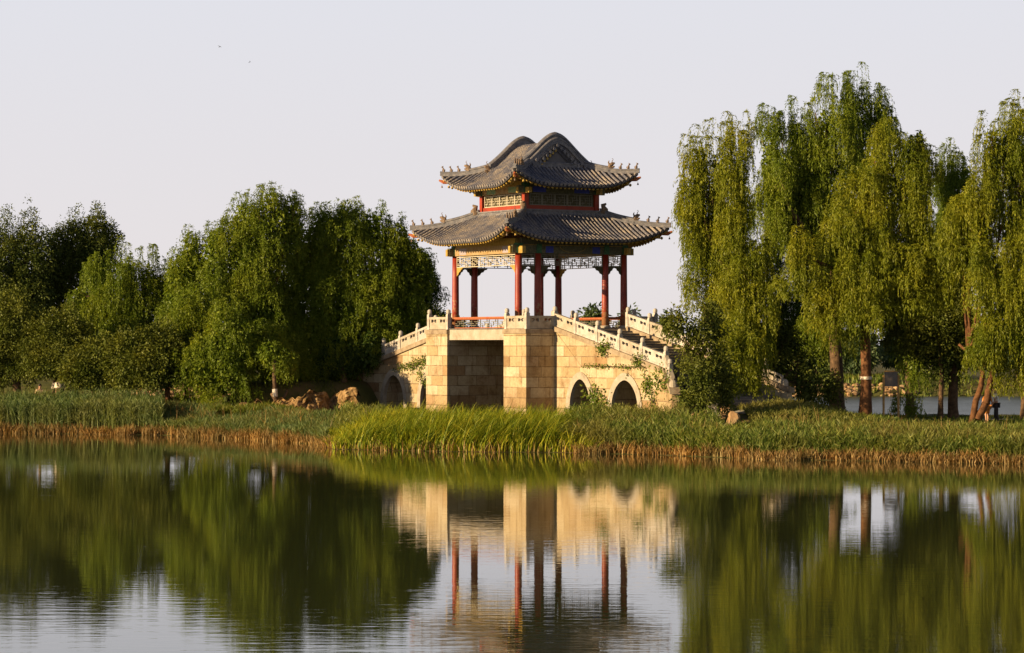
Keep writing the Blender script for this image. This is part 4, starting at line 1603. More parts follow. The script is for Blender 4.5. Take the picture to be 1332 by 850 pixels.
# right hand willows
T('willow_tree', 'tall pale green weeping willow nearest the pavilion, its strands hanging beside the roof', 'tree', 131, (985, 975, 420),
  [(910, 160, 24, 300, 0), (935, 142, 26, 420, 0.6), (962, 138, 24, 420, -0.5), (900, 205, 14, 330, 0.3), (930, 260, 38, 400, 1.0), (972, 325, 36, 500, -1.5), (930, 340, 30, 450, 0.3), (985, 285, 24, 400, -0.8), (912, 235, 18, 385, 0.8), (955, 400, 28, 530, -5.0), (985, 430, 20, 530, -4.6)],
  'willow', 'willow_bright', 11, rt=0.24, hang=3.0)
T('willow_tree', 'tallest willow of the right group, with a heavy dark trunk and a shaded middle', 'tree', 140, (1089, 1085, 400),
  [(1003, 130, 26, 300, 0), (1036, 118, 30, 330, 0.5), (1075, 92, 34, 300, 0), (1115, 80, 34, 300, 0.4), (1145, 108, 22, 220, 1.5), (1052, 215, 26, 340, 0.0), (1100, 250, 30, 420, 1.5), (1068, 400, 34, 470, 1.5), (1015, 200, 14, 330, -1)],
  'willow', 'willow_mid', 12, rt=0.36, hang=3.2)
T('willow_tree', 'broad golden green willow on a straight sunlit trunk marked with white paint', 'tree', 128, (1124, 1128, 380),
  [(1155, 152, 36, 330, 0), (1195, 142, 22, 260, 0.5), (1190, 190, 34, 380, -0.6), (1128, 195, 36, 400, -0.4), (1095, 240, 30, 430, -0.6), (1160, 270, 50, 420, -0.8), (1038, 290, 26, 400, -0.8), (1068, 330, 24, 440, -0.8), (1110, 330, 34, 460, -1.2), (1210, 280, 34, 400, -0.4)],
  'willow', 'willow_bright', 13, barkmat='bark_red', rt=0.26, hang=3.0, whitewash=(490, 494))
T('willow_tree', 'narrow dark willow showing between the two brightest crowns on the right', 'tree', 146, (1183, 1184, 430),
  [(1240, 180, 26, 380, 0), (1228, 205, 18, 420, 0.5), (1262, 172, 22, 380, 0.5), (1184, 330, 20, 545, -4.5), (1205, 300, 40, 470, 0)],
  'willow', 'willow_mid', 14, rt=0.24, hang=3.4)
T('willow_tree', 'bright willow at the right edge of the photo on two leaning trunks', 'tree', 126, (1262, 1283, 485),
  [(1290, 113, 28, 330, 0), (1318, 116, 28, 330, 0.6), (1342, 125, 34, 400, 0), (1275, 215, 34, 400, -0.4), (1308, 260, 42, 480, -0.8), (1345, 300, 40, 520, -0.5), (1250, 250, 28, 380, 0.2), (1290, 380, 32, 480, -1.0), (1365, 200, 40, 500, 0)],
  'willow', 'willow_bright', 15, barkmat='bark_red', rt=0.145, hang=3.0,
  crook=[(1263, 540), (1270, 522), (1277, 505), (1281, 485), (1276, 470), (1262, 456)],
  extra_limbs=(((1272, 546), (1284, 524), 0.19, 0.17), ((1283, 525), (1291, 490), 0.17, 0.14), ((1291, 492), (1288, 380), 0.14, 0.08), ((1288, 482), (1248, 448), 0.11, 0.06)))
T('broadleaf_tree', 'dark broad leaved tree filling the space under the right hand willows', 'tree', 134, (1242, 1238, 470),
  [(1185, 330, 40, 455, 0.5), (1225, 320, 42, 470, 0), (1150, 350, 36, 440, 0.8), (1255, 380, 30, 480, -0.3), (1205, 400, 36, 470, -0.6), (1242, 430, 14, 500, 0.2), (1160, 300, 30, 400, 1.0)],
  'leafy', 'broad_olive', 16, rt=0.26, dens=0.9)
T('broadleaf_tree', 'slim trunked tree with sparse hanging leaves left of the stout one under the willows', 'tree', 133, (1225, 1222, 450),
  [(1222, 440, 16, 500, 0.2), (1216, 410, 22, 470, 0.4)], 'leafy', 'broad_dark', 17, rt=0.13, dens=0.7)
T('willow_tree', 'thin willow at the far right edge with a reddish forked trunk', 'tree', 134, (1331, 1330, 470),
  [(1330, 380, 20, 470, 0.5), (1362, 330, 34, 500, 0.5)], 'willow', 'willow_mid', 18, rt=0.15, hang=2.0,
  extra_limbs=(((1331, 520), (1322, 478), 0.09, 0.05),))
T('crooked_tree', 'low crooked tree with bare dark limbs beside the path right of the bridge', 'tree', 130, (998, 1000, 505),
  [(1010, 455, 34, 500, 0.5), (1040, 450, 26, 505, 0.8), (1052, 475, 24, 535, 0.0), (1080, 480, 14, 530, 0.5), (1020, 420, 26, 470, 1)], 'leafy', 'broad_dark', 19, rt=0.14, dens=0.55, leafsz=0.9,
  extra_limbs=(((998, 520), (1018, 495), 0.1, 0.08), ((1018, 497), (1035, 470), 0.08, 0.05), ((1010, 503), (1003, 470), 0.07, 0.04), ((1030, 510), (1040, 468), 0.08, 0.05)))
T('leafy_shrub', 'tall leafy shrub growing against the right hand stairs of the bridge', 'shrub', 121.5, (915, 912, 500),
  [(882, 398, 18, 440, 0), (905, 415, 22, 480, 0.2), (925, 400, 20, 450, 1.0), (935, 440, 20, 520, 0.3), (912, 460, 24, 525, -0.5), (905, 500, 26, 545, -0.4), (945, 470, 16, 540, 0.4), (922, 385, 15, 420, 1.5), (868, 405, 10, 435, .3)], 'leafy', 'broad_olive', 20, rt=0.09, dens=0.62, leafsz=0.9)
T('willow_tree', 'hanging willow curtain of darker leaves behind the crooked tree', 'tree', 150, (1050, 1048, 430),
  [(1005, 360, 34, 470, 0), (1045, 350, 34, 480, 0), (975, 400, 26, 480, 0), (1010, 205, 34, 380, 0), (1055, 190, 34, 380, 0.5), (1095, 230, 30, 400, 0)], 'willow', 'willow_deep', 21, rt=0.2, hang=2.8)  # upper lobes added behind the gap, with shade put into the leaf colour

# left hand trees
T('broadleaf_tree', 'large dark round crowned tree at the far left edge', 'tree', 166, (-5, 5, 430),
  [(2, 278, 34, 430, 0), (38, 272, 30, 420, 0), (-25, 300, 40, 480, 0), (20, 340, 40, 470, 0.5)], 'leafy', 'broad_dark', 31, rt=0.3, dens=0.8)
T('broadleaf_tree', 'large dark tree with a lobed crown between the left edge tree and the pale willow', 'tree', 168, (95, 92, 420),
  [(75, 292, 28, 400, 0), (95, 275, 24, 380, 0), (125, 268, 26, 360, 0), (60, 330, 34, 450, 0.5), (120, 310, 32, 440, 0), (140, 290, 18, 350, 0)], 'leafy', 'broad_dark', 32, rt=0.3, dens=0.8)
T('broadleaf_tree', 'round bushy olive tree at the left edge in front of the dark ones', 'tree', 151, (22, 24, 470),
  [(15, 368, 36, 470, 0), (-10, 400, 40, 505, 0), (35, 410, 26, 500, -0.5)], 'leafy', 'broad_olive', 33, rt=0.26, dens=0.9)
T('broadleaf_tree', 'small round willow like tree on a whitewashed trunk near the left edge', 'tree', 150, (80, 78, 470),
  [(62, 402, 30, 490, 0), (88, 395, 28, 480, 0), (72, 430, 40, 495, -0.4), (105, 420, 22, 490, 0)], 'leafy', 'broad_olive', 34, rt=0.27, dens=0.9, whitewash=(498, 505))
T('broadleaf_tree', 'thin leaning tree with a whitewashed foot beside the small round one', 'tree', 150.5, (66, 74, 470),
  [(85, 440, 14, 475, 0)], 'leafy', 'broad_olive', 35, rt=0.12, dens=0.8, whitewash=(498, 506))
T('willow_tree', 'pale yellow green weeping willow in the middle of the left group', 'tree', 156, (165, 165, 430),
  [(165, 304, 36, 440, 0), (128, 325, 26, 400, 0.3), (195, 318, 26, 430, 0), (105, 355, 24, 430, -0.4), (150, 360, 40, 470, -0.8), (185, 372, 34, 470, -0.8), (212, 330, 22, 440, 0.4)], 'willow', 'willow_mid', 36, rt=0.28, hang=2.4)
T('broadleaf_tree', 'low dark tree with rounded leaves, leftmost of the three under the pale willow', 'tree', 148, (122, 125, 480),
  [(128, 435, 34, 508, 0), (105, 460, 26, 508, 0), (150, 450, 28, 508, -0.3)], 'leafy', 'broad_olive', 37, rt=0.2, dens=0.9, leafsz=1.15)
T('broadleaf_tree', 'low dark tree with rounded leaves and a stout reddish trunk over the strip of water', 'tree', 147, (217, 217, 470),
  [(175, 425, 34, 507, 0), (210, 418, 34, 500, 0), (190, 450, 40, 508, -0.5), (232, 450, 28, 498, 0)], 'leafy', 'broad_olive', 38, barkmat='bark_red', rt=0.16, dens=0.9, leafsz=1.15)
T('broadleaf_tree', 'low dark tree with forked reddish limbs next to the big feathery willow', 'tree', 148, (243, 244, 480),
  [(250, 425, 28, 492, 0), (225, 435, 24, 490, 0.4), (272, 440, 22, 488, 0)], 'leafy', 'broad_dark', 39, barkmat='bark_red', rt=0.14, dens=0.9, leafsz=1.1,
  extra_limbs=(((246, 502), (254, 492), 0.12, 0.07),))
T('broadleaf_tree', 'thin pale trunked tree just left of the big feathery willow', 'tree', 147, (267, 268, 480),
  [(268, 440, 18, 482, 0)], 'leafy', 'broad_dark', 40, rt=0.12, dens=0.8, whitewash=(494, 502))
T('willow_tree', 'big feathery green willow with two humps, its skirt reaching the rocks', 'tree', 151, (362, 345, 440),
  [(352, 237, 34, 380, 0), (380, 245, 20, 340, 0.5), (318, 248, 30, 400, 0), (283, 285, 34, 430, 0), (250, 288, 22, 420, 0.4), (232, 318, 26, 440, 0.5), (255, 360, 40, 500, -2.5), (295, 380, 44, 528, -5.0), (330, 330, 40, 480, -0.4), (262, 430, 34, 520, -5.0), (350, 410, 38, 505, -2.5), (330, 300, 40, 420, 0)],
  'feather', 'willow_mid', 41, rt=0.3, hang=2.6)
T('willow_tree', 'big full crowned willow left of the pavilion, dark on its right side', 'tree', 153, (372, 420, 440),
  [(420, 258, 30, 400, 0), (452, 250, 34, 400, 0), (490, 258, 30, 420, 0), (518, 275, 26, 430, 0.3), (400, 285, 26, 400, 0), (535, 300, 22, 420, 0.4), (430, 340, 44, 480, -0.5), (480, 340, 46, 500, -0.3), (506, 350, 32, 422, 0.3), (400, 400, 38, 510, -1.0), (440, 420, 40, 510, -0.3), (472, 420, 28, 492, 0), (385, 300, 26, 470, 0.6), (362, 340, 26, 490, -1.0), (552, 320, 16, 390, 0.6)],
  'feather', 'willow_mid', 42, rt=0.26, hang=2.8)
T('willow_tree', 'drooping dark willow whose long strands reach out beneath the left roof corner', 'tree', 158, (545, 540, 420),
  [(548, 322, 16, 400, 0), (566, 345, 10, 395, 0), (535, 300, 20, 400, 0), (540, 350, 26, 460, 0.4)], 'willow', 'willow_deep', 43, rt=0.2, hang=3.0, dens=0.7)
T('broadleaf_tree', 'dark bushy tree sloping down behind the left balustrade of the bridge', 'tree', 164, (540, 540, 430),
  [(545, 375, 30, 470, 0), (570, 395, 22, 460, 0), (590, 412, 14, 450, 0), (520, 380, 34, 490, 0), (490, 430, 24, 485, 0)], 'leafy', 'broad_dark', 44, rt=0.2, dens=0.8)
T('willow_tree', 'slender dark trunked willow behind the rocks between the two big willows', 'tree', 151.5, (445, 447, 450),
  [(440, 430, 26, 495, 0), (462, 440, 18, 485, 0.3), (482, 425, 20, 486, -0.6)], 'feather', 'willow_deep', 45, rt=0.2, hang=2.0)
T('leaning_tree', 'low leaning tree with whitewashed stems rising from the broken rocks', 'tree', 145.0, (363, 356, 470),
  [(350, 440, 24, 480, 0.3), (372, 450, 18, 488, 0.4)], 'feather', 'willow_mid', 46, rt=0.13, hang=1.6, whitewash=(506, 516),
  extra_limbs=(((364, 535), (353, 512), 0.13, 0.1), ((365, 535), (373, 508), 0.1, 0.07)))

print('leaves', NL)


# far bank: trees and stone edging
def far_tree(px, Z, ytop, hwpx, seed, label, group=None, ybot=505, mat='far_leaf'):
    g = np.random.default_rng(seed)
    x = wx(px, Z); gz = float(ground(x, Z))
    root = empty('far_tree', (x, Z, gz), 0, label, 'tree', group)
    mb = MB()
    H = wz(ytop, Z) - gz
    hw = hwpx * Z / F_PX
    limb(mb, (0, 0, -0.3), (0.2, 0, H * 0.6), 0.22, 0.1, g)
    for k in range(4):
        a = g.uniform(0, 6.28)
        limb(mb, (0.1, 0, H * 0.35), (hw * .6 * math.cos(a), hw * .6 * math.sin(a), H * g.uniform(.55, .8)), 0.1, 0.04, g)
    mb.build('trunk', M['bark'], root, smooth=True)
    V = []
    for k in range(6):
        a = g.uniform(0, 6.28); r = hw * g.uniform(0.1, 0.55)
        top = H * g.uniform(0.75, 1.0) if k else H
        V.append(leafy_lobe((r * math.cos(a), r * math.sin(a), top, max(0.9, wz(ybot, Z) - gz) * g.uniform(0.8, 1.6), hw * 0.5, hw * 0.5), 2.3, g, 0.7, 0.42, 0.5))
        V.append(core_leaves((r * math.cos(a), r * math.sin(a), top, 1.0, hw * 0.5, hw * 0.5), g, 150, 0.9))
    quads_object('crown', np.concatenate(V), M[mat], root)
    return root


FT = [(-60, 262, 330, 60), (20, 258, 400, 50), (110, 265, 400, 55), (190, 262, 420, 40), (265, 258, 415, 42), (340, 266, 410, 50), (430, 262, 400, 50), (520, 268, 410, 45),
      (595, 262, 415, 24), (665, 275, 418, 22), (1000, 262, 420, 40), (1062, 258, 408, 38), (1120, 250, 428, 34), (1175, 262, 415, 36), (1235, 254, 432, 32), (1290, 262, 420, 34), (1350, 254, 410, 40), (1420, 262, 405, 50), (945, 262, 420, 28)]
for i, (px, Z, yt, hw) in enumerate(FT):
    far_tree(px, Z, yt, hw, 100 + i, 'hazy green tree in the row on the far bank', 'trees in a row on the far bank')
far_tree(768, 262, 391, 19, 140, 'rounded distant tree top showing above the stair railing inside the pavilion')
far_tree(822, 266, 404, 22, 141, 'low distant tree showing behind the column at the right of the pavilion')
far_tree(866, 262, 408, 18, 142, 'low distant tree showing just right of the pavilion stairs')

# stone riprap of the far bank
V = MB()
g = np.random.default_rng(5)
for i in range(1500):
    x = g.uniform(-34, 36)
    yy = 235 + 3 * math.sin(x * 0.05) + g.uniform(-0.3, 3.4)
    z = float(ground(x, yy))
    r = g.uniform(0.14, 0.42)
    V.blob((x, yy, z + r * 0.2), (r, r * 0.8, r * 0.6), 6, 4, 0.5, i)
tag(V.build('bank_stones', M['rubble']), 'pale stones edging the water on the far bank', 'stones', kind='stuff')


# ------------------------------------------------------------------ reeds and grass
RK = [(316, 531, 141.2, .42, .26, 'low tan rock at the left end of the broken embankment'),
      (336, 528, 141.5, .4, .34, 'upright tan rock under the skirt of the feathery willow'),
      (420, 526, 141.6, .38, .3, 'largest orange rock of the embankment'),
      (284, 521, 141.2, .5, .38, 'grey brown boulder in the reeds at the far left of the embankment'),
      (911, 540, 120.2, .8, .62, 'sunlit tan boulder right of the bridge in the bank grass'),
      (928, 533, 121.2, .8, .5, 'flat pale slab rock behind the sunlit boulder on the right bank'),
      (945, 537, 121, .55, .6, 'grey boulder rightmost of the rocks on the right bank'),
      (952, 551, 118, .45, .5, 'small orange rock low on the right bank')]


def rock_spot(px, py, sz):
    """where the line through the photo point meets the bank"""
    for Zr in np.arange(108, 170, 0.1):
        if wz(py, Zr) <= float(ground(wx(px, Zr), Zr)) + sz * 0.3:
            return wx(px, Zr), float(Zr)
    return wx(px, 140), 140.0


ROCKS = [rock_spot(r[0], r[1], r[4]) for r in RK]
def band(n, x0, x1, d0, d1, g, power=1.0):
    x = g.uniform(x0, x1, n)
    d = d0 + (d1 - d0) * g.uniform(0, 1, n) ** power
    return x, shore(x) + d


def not_in_bridge(x, y):
    s, t = to_local(x, y)
    keep = ~((np.abs(s) < 19) & (np.abs(t) < 4.6))
    for rx, ry in ROCKS:
        keep &= ~((np.abs(x - rx) < 0.85) & (y > ry - 7.0) & (y > shore(x) + 4) & (y < ry + 0.6))
    return keep


def blades(x, y, z, h, w, lean_dir, lean, g, seg=3):
    """bent tapering blades -> (n*seg,4,3)"""
    n = len(x)
    fa = g.uniform(0, np.pi, n)
    fx, fy = np.cos(fa), np.sin(fa)
    out = []
    prev = None
    for k in range(seg + 1):
        u = k / seg
        bend = lean * u ** 1.8
        px = x + np.cos(lean_dir) * bend * h
        py = y + np.sin(lean_dir) * bend * h
        pz = z + h * (u - 0.28 * lean * u ** 2.5)
        ww = w * (1 - u) ** 0.7 * 0.5 + 0.003
        a = np.stack([px - fx * ww, py - fy * ww, pz], 1)
        b = np.stack([px + fx * ww, py + fy * ww, pz], 1)
        if prev is not None:
            out.append(np.stack([prev[0], prev[1], b, a], 1))
        prev = (a, b)
    return np.concatenate(out, 0)


def vn(x, y, scale, seed=0):
    """smooth value noise 0..1"""
    gg = np.random.default_rng(900 + seed)
    T_ = gg.uniform(0, 1, (64, 64))
    u, v = np.asarray(x) / scale, np.asarray(y) / scale
    i, j = np.floor(u).astype(int), np.floor(v).astype(int)
    fu, fv = u - i, v - j
    fu, fv = fu * fu * (3 - 2 * fu), fv * fv * (3 - 2 * fv)
    f = lambda a, b: T_[a % 64, b % 64]
    return (f(i, j) * (1 - fu) + f(i + 1, j) * fu) * (1 - fv) + (f(i, j + 1) * (1 - fu) + f(i + 1, j + 1) * fu) * fv


def reeds(x, y, hmin, hmax, g, nl=9, zoff=-0.05, leafL=0.3, leafW=0.034, patch=True):
    z = ground(x, y) + zoff
    z = np.maximum(z, -0.15)
    n = len(x)
    pf = vn(x, y, 0.9) * 0.45 + vn(x, y, 0.33) * 0.25 + vn(x, y, 3.1) * 0.45 - 0.05
    h = hmin + (hmax - hmin) * np.clip(0.55 * pf + 0.45 * g.uniform(0, 1, n), 0, 1)
    ld = g.uniform(0, 2 * np.pi, n)
    lean = g.uniform(0.02, 0.22, n)
    V = [blades(x, y, z, h, np.full(n, 0.026), ld, lean, g, 2)]
    for k in range(nl):
        u = 0.3 + 0.68 * (k + g.uniform(0, 1, n)) / nl
        P = np.stack([x + np.cos(ld) * lean * u ** 1.8 * h, y + np.sin(ld) * lean * u ** 1.8 * h, z + h * u * (1 - 0.28 * lean * u)], 1)
        a = g.uniform(0, 2 * np.pi, n)
        D = np.stack([np.cos(a), np.sin(a), g.uniform(0.3, 2.2, n)], 1)
        D /= np.linalg.norm(D, axis=1)[:, None]
        V.append(leaf_quads(P, D, leafL * g.uniform(0.6, 1.3, n), np.full(n, leafW), g))
    return np.concatenate(V)


def px_at(x, y):
    return x / y * F_PX + W_PX / 2


g = np.random.default_rng(50)
# green reeds on the left and on the right
x, y = band(15000, -34, -6.2, 0.35, 11, g, 1.2)
px = px_at(x, y)
k = not_in_bridge(x, y) & ~((px > 425) & (y < shore(x) + 5))
x, y = x[k], y[k]
px = px_at(x, y)
tall = np.interp(px, [-50, 190, 215, 260, 420, 520], [1.65, 1.75, 1.0, 0.6, 0.65, 1.2]) * np.where(y - shore(x) > 6, 0.55, 1)
g2 = np.random.default_rng(51)
V = []
for lo, hi in ((0, 1.15), (1.15, 1.7), (1.7, 3)):
    kk = (tall >= lo) & (tall < hi)
    m = tall[kk].mean()
    V.append(reeds(x[kk], y[kk], m * 0.75, m * 1.08, g2))
tag(quads_object('reeds', np.concatenate(V), M['reed_dark']), 'dense blue green reeds along the left shore', 'reeds', kind='stuff')

x, y = band(23000, 2.0, 27, 0.45, 17, g, 1.35)
k = not_in_bridge(x, y)
x, y = x[k], y[k]
d = y - shore(x)
near = d < 7
V = [reeds(x[near], y[near], 0.4, 1.3, g2), reeds(x[~near], y[~near], 0.12, 0.42, g2, 6, leafL=0.22)]
xx, yy = band(2200, 2.6, 9.5, 5, 13, g2)
k = not_in_bridge(xx, yy)
V.append(reeds(xx[k], yy[k], 0.7, 1.6, g2, 9))
xx, yy = band(1500, -8.5, -4.5, 4, 22, g2)
k = not_in_bridge(xx, yy)
V.append(reeds(xx[k], yy[k], 0.55, 1.35, g2, 8))
tag(quads_object('reeds', np.concatenate(V), M['reed_green']), 'green reeds covering the bank right of the bridge', 'reeds', kind='stuff')

# yellow green long bladed grass before the bridge
x, y = band(21000, -8.6, 3.6, 0.0, 7, g, 1.0)
k = not_in_bridge(x, y)
x, y = x[k], y[k]
ed = np.clip((x + 9.0) / 2.5, 0.35, 1) * np.clip((4.2 - x) / 2.5, 0.4, 1)
n = len(x)
h = (1.0 + 0.75 * g.uniform(0, 1, n)) * (0.6 + 0.3 * vn(x, y, 0.9) + 0.25 * vn(x, y, 0.3)) * ed * 1.1
ld = np.where(g.uniform(0, 1, n) < 0.65, g.normal(0.1, 0.6, n), g.uniform(0, 6.28, n))
V = blades(x, y, np.maximum(ground(x, y), -0.1), h, g.uniform(0.022, 0.048, n), ld, g.uniform(0.2, 1.0, n), g, 4)
tag(quads_object('long_grass', V, M['cattail']), 'yellow green long bladed marsh grass at the water edge below the bridge', 'marsh grass', kind='stuff')

# dry reeds at the water line
x, y = band(26000, -34, 27, -0.35, 1.4, g, 1.0)
y = y + 0.7 * (vn(x, 0 * x, 1.1, 5) - 0.5)
k = (vn(x, y, 0.8, 6) > 0.12) & ~((x > -8.0) & (x < 2.6) & (g.uniform(0, 1, len(x)) < 0.8))
x, y = x[k], y[k]
n = len(x)
h = g.uniform(0.2, 0.66, n) * (0.4 + 0.6 * vn(x, y, 2.1) + 0.5 * vn(x, y, 0.45))
V = blades(x, y, np.maximum(ground(x, y), -0.05), h, g.uniform(0.02, 0.045, n), g.uniform(0, 6.28, n), g.uniform(0.1, 0.8, n), g, 3)
tag(quads_object('dry_reeds', V, M['reed_dry']), 'dry orange brown reeds in a strip along the water line', 'dry reeds', kind='stuff')

# dead stems standing among the green reeds
x, y = band(4200, -34, 27, 0.8, 9, g, 1.0)
k = not_in_bridge(x, y) & (vn(x, y, 1.8, 12) > 0.42) & ~((x > -8.0) & (x < 2.6))
x, y = x[k], y[k]
n = len(x)
V = blades(x, y, ground(x, y), g.uniform(0.6, 1.45, n), g.uniform(0.02, 0.034, n), g.uniform(0, 6.28, n), g.uniform(0.05, 0.9, n), g, 3)
tag(quads_object('dead_stems', V, M['reed_dry']), 'pale dead stems scattered through the green reeds', 'dead stems', kind='stuff')

# weeds in front of the embankment
x = g.uniform(-16, -8, 4200); y = g.uniform(139.5, 142.6, 4200)
k = vn(x, y, 0.7, 8) > 0.35
tag(quads_object('weeds', reeds(x[k], y[k], 0.25, 0.95, g2, 8), M['grass']), 'straggling weeds in front of the broken embankment', 'weeds', kind='stuff')

# bank grass
x, y = band(52000, -36, 30, 3.0, 34, g, 0.9)
k = not_in_bridge(x, y) & (ground(x, y) > 0.05)
x, y = x[k], y[k]
n = len(x)
V = blades(x, y, ground(x, y) - 0.02, g.uniform(0.08, 0.3, n), g.uniform(0.025, 0.05, n), g.uniform(0, 6.28, n), g.uniform(0.1, 0.8, n), g, 2)
tag(quads_object('grass', V, M['grass']), 'short grass on top of the bank under the trees', 'grass', kind='stuff')
x = g.uniform(-40, 42, 14000); y = g.uniform(237, 262, 14000)
V = blades(x, y, ground(x, y) - 0.02, g.uniform(0.3, 0.7, 14000), g.uniform(0.1, 0.2, 14000), g.uniform(0, 6.28, 14000), g.uniform(0.1, 0.6, 14000), g, 2)
tag(quads_object('grass', V, M['grass']), 'grass on the far bank beyond the water', 'grass', kind='stuff')


# ------------------------------------------------------------------ rocks
def rubble_bank():
    rows = []
    gx = np.linspace(wx(288, 143), wx(466, 144), 260)
    top = np.interp(px_at(gx, 143.0), [285, 320, 350, 400, 440, 470], [532, 522, 516, 504, 503, 504])
    for j in range(34):
        w = j / 33
        row = []
        for i, x in enumerate(gx):
            yb = 142.0 + 0.5 * math.sin(x * 1.7) + 1.4 * vn(x, 0, 0.8)
            zt = wz(top[i] + 6, 143.5) + 0.4 * (vn(x, 3, 0.6) - 0.5) + 0.25 * (vn(x, 3, 0.2) - 0.5)
            z0 = float(ground(x, yb)) - 0.3
            y = yb + w * 1.3 + 0.6 * (vn(x, w * 5, 0.9, 2) - 0.5) + 0.35 * (vn(x * 2, w * 9, 0.4, 3) - 0.5)
            y += 0.22 * vn(x, w * 3, 0.28, 5) + 0.16 * vn(x, w * 3, 0.13, 6)
            row.append((x + 0.15 * (vn(x, w * 7, 0.3, 4) - 0.5), y, z0 + (zt - z0 - 0.5 * max(0.0, vn(x, 1, 1.0, 9) - 0.45)) * w))
        rows.append(row)
    # a top sheet running back into the bank gives it body
    rows.append([(p[0], p[1] + 3.5, p[2] - 0.5) for p in rows[-1]])
    mb = MB()
    mb.grid(rows)
    o = mb.build('rubble_bank', M['earth'])
    tag(o, 'broken orange earth and rubble embankment under the two big willows', 'embankment')


rubble_bank()


def rock(name, x, y, sx, sy, sz, seed, label, rz=0.0, group=None, dz=0.0, mat='rubble'):
    rr = random.Random(seed)
    mb = MB()
    mb.blob((0, 0, 0), (1, 1, 1), 18, 12, 0.0, seed)
    cuts = []
    for k in range(15):
        d = Vector((rr.gauss(0, 1), rr.gauss(0, 1), rr.gauss(0, 0.8))).normalized()
        cuts.append((d, rr.uniform(0.42, 0.78)))
    vs = []
    for p in mb.v:
        p = Vector(p)
        for d, c in cuts:
            e = p.dot(d) - c
            if e > 0:
                p = p - d * e
        j = 1 + 0.10 * (float(vn(p.x * 2 + seed, p.y * 2 + p.z * 3, 0.6)) - 0.5)
        vs.append((p.x * sx * j, p.y * sy * j, p.z * sz * j))
    mb.v = vs
    o = mb.build(name, M[mat])
    o.location = (x, y, float(ground(x, y)) + sz * 0.35 + dz)
    o.rotation_euler = (rr.uniform(-0.15, 0.15), rr.uniform(-0.15, 0.15), rz)
    tag(o, label, 'rock', group)
    return o


for i, (px, py, Z, sx, sz, lab) in enumerate(RK):
    x = wx(px, Z)
    x, Z = ROCKS[i]
    o = rock('rock', x, Z, sx, sx * 0.8, sz, 200 + i, lab, random.uniform(-0.6, 0.6))


# ------------------------------------------------------------------ climbing plants on the masonry
def vine(name, label, runs, seed, n_per=70, spread=0.16, leaf=0.13, t_face=-TW - 0.06, mat='vine'):
    """runs: polylines in bridge coordinates (s, z) on the wall face"""
    g = np.random.default_rng(seed)
    s0, z0 = runs[0][0]
    w0 = to_world(s0, t_face)
    root = empty(name, (w0[0], w0[1], z0), -BA, label, 'climbing plant')
    mb = MB()
    V = []
    for run in runs:
        pts = [(p[0] - s0, -0.02, p[1] - z0) for p in run]
        mb.tube(pts, 0.014, 5)
        for (a, b) in zip(pts[:-1], pts[1:]):
            a, b = np.array(a), np.array(b)
            L = np.linalg.norm(b - a)
            n = max(4, int(L * n_per))
            u = g.uniform(0, 1, n)[:, None]
            P = a * (1 - u) + b * u + g.normal(size=(n, 3)) * np.array([spread * 1.8, 0.05, spread])
            P[:, 1] = -np.abs(P[:, 1]) - 0.02
            D = g.normal(size=(n, 3)) * np.array([1, 0.5, 1]); D[:, 2] -= 0.5
            D /= np.linalg.norm(D, axis=1)[:, None]
            V.append(leaf_quads(P, D, leaf * g.uniform(.6, 1.3, n), leaf * .7 * g.uniform(.7, 1.2, n), g))
    mb.build('stem', M['bark'], root)
    quads_object('leaves', np.concatenate(V), M[mat], root)
    return root


vine('climbing_vine', 'creeper spreading over the wall left of the left pier above the arches',
     [[(-6.2, 4.6), (-7.0, 4.2), (-8.0, 3.8), (-8.6, 3.2)], [(-8.0, 3.8), (-9.6, 3.5), (-11.0, 3.3)], [(-8.6, 3.2), (-8.2, 2.6), (-7.6, 2.5)], [(-9.0, 3.5), (-9.4, 3.2)]], 61, 90, 0.13, 0.12)
vine('climbing_vine', 'thin fringe of creeper along a joint above the right hand arches', [[(8.0, 3.62), (9.4, 3.60), (11.2, 3.58), (13.4, 3.6)], [(11.9, 3.6), (12.0, 3.1)], [(13.4, 3.6), (13.5, 2.8)]], 62, 26, 0.06, 0.12)
vine('climbing_vine', 'leafy creeper hanging right of the last arch on the right hand wall', [[(13.7, 3.1), (14.1, 2.2), (14.2, 1.2)], [(13.6, 3.0), (13.5, 2.3)]], 63, 75, 0.11, 0.15)
vine('climbing_vine', 'bushy plant growing up the stone between the two right hand arches', [[(8.9, 0.6), (9.1, 1.6), (9.0, 2.5)], [(9.3, 0.6), (9.6, 1.8)]], 64, 220, 0.26, 0.17)
vine('wall_plant', 'yellow green tuft sprouting from the stair coping at the third right hand panel', [[(9.9, 4.25), (10.3, 4.7)], [(9.9, 4.25), (9.6, 4.7)]], 65, 150, 0.13, 0.14, -TW - 0.13)
vine('wall_plant', 'yellow green tuft sprouting low on the stair coping near its bend', [[(13.0, 3.75), (13.3, 4.15)], [(13.0, 3.7), (12.8, 4.1)]], 66, 130, 0.12, 0.13, -TW - 0.13)
vine('wall_plant', 'weeds growing through the flared railing at the foot of the right hand stairs', [[(15.6, 2.6), (15.8, 3.6)], [(16.1, 2.5), (16.4, 3.3)]], 67, 120, 0.16, 0.14, -3.1)


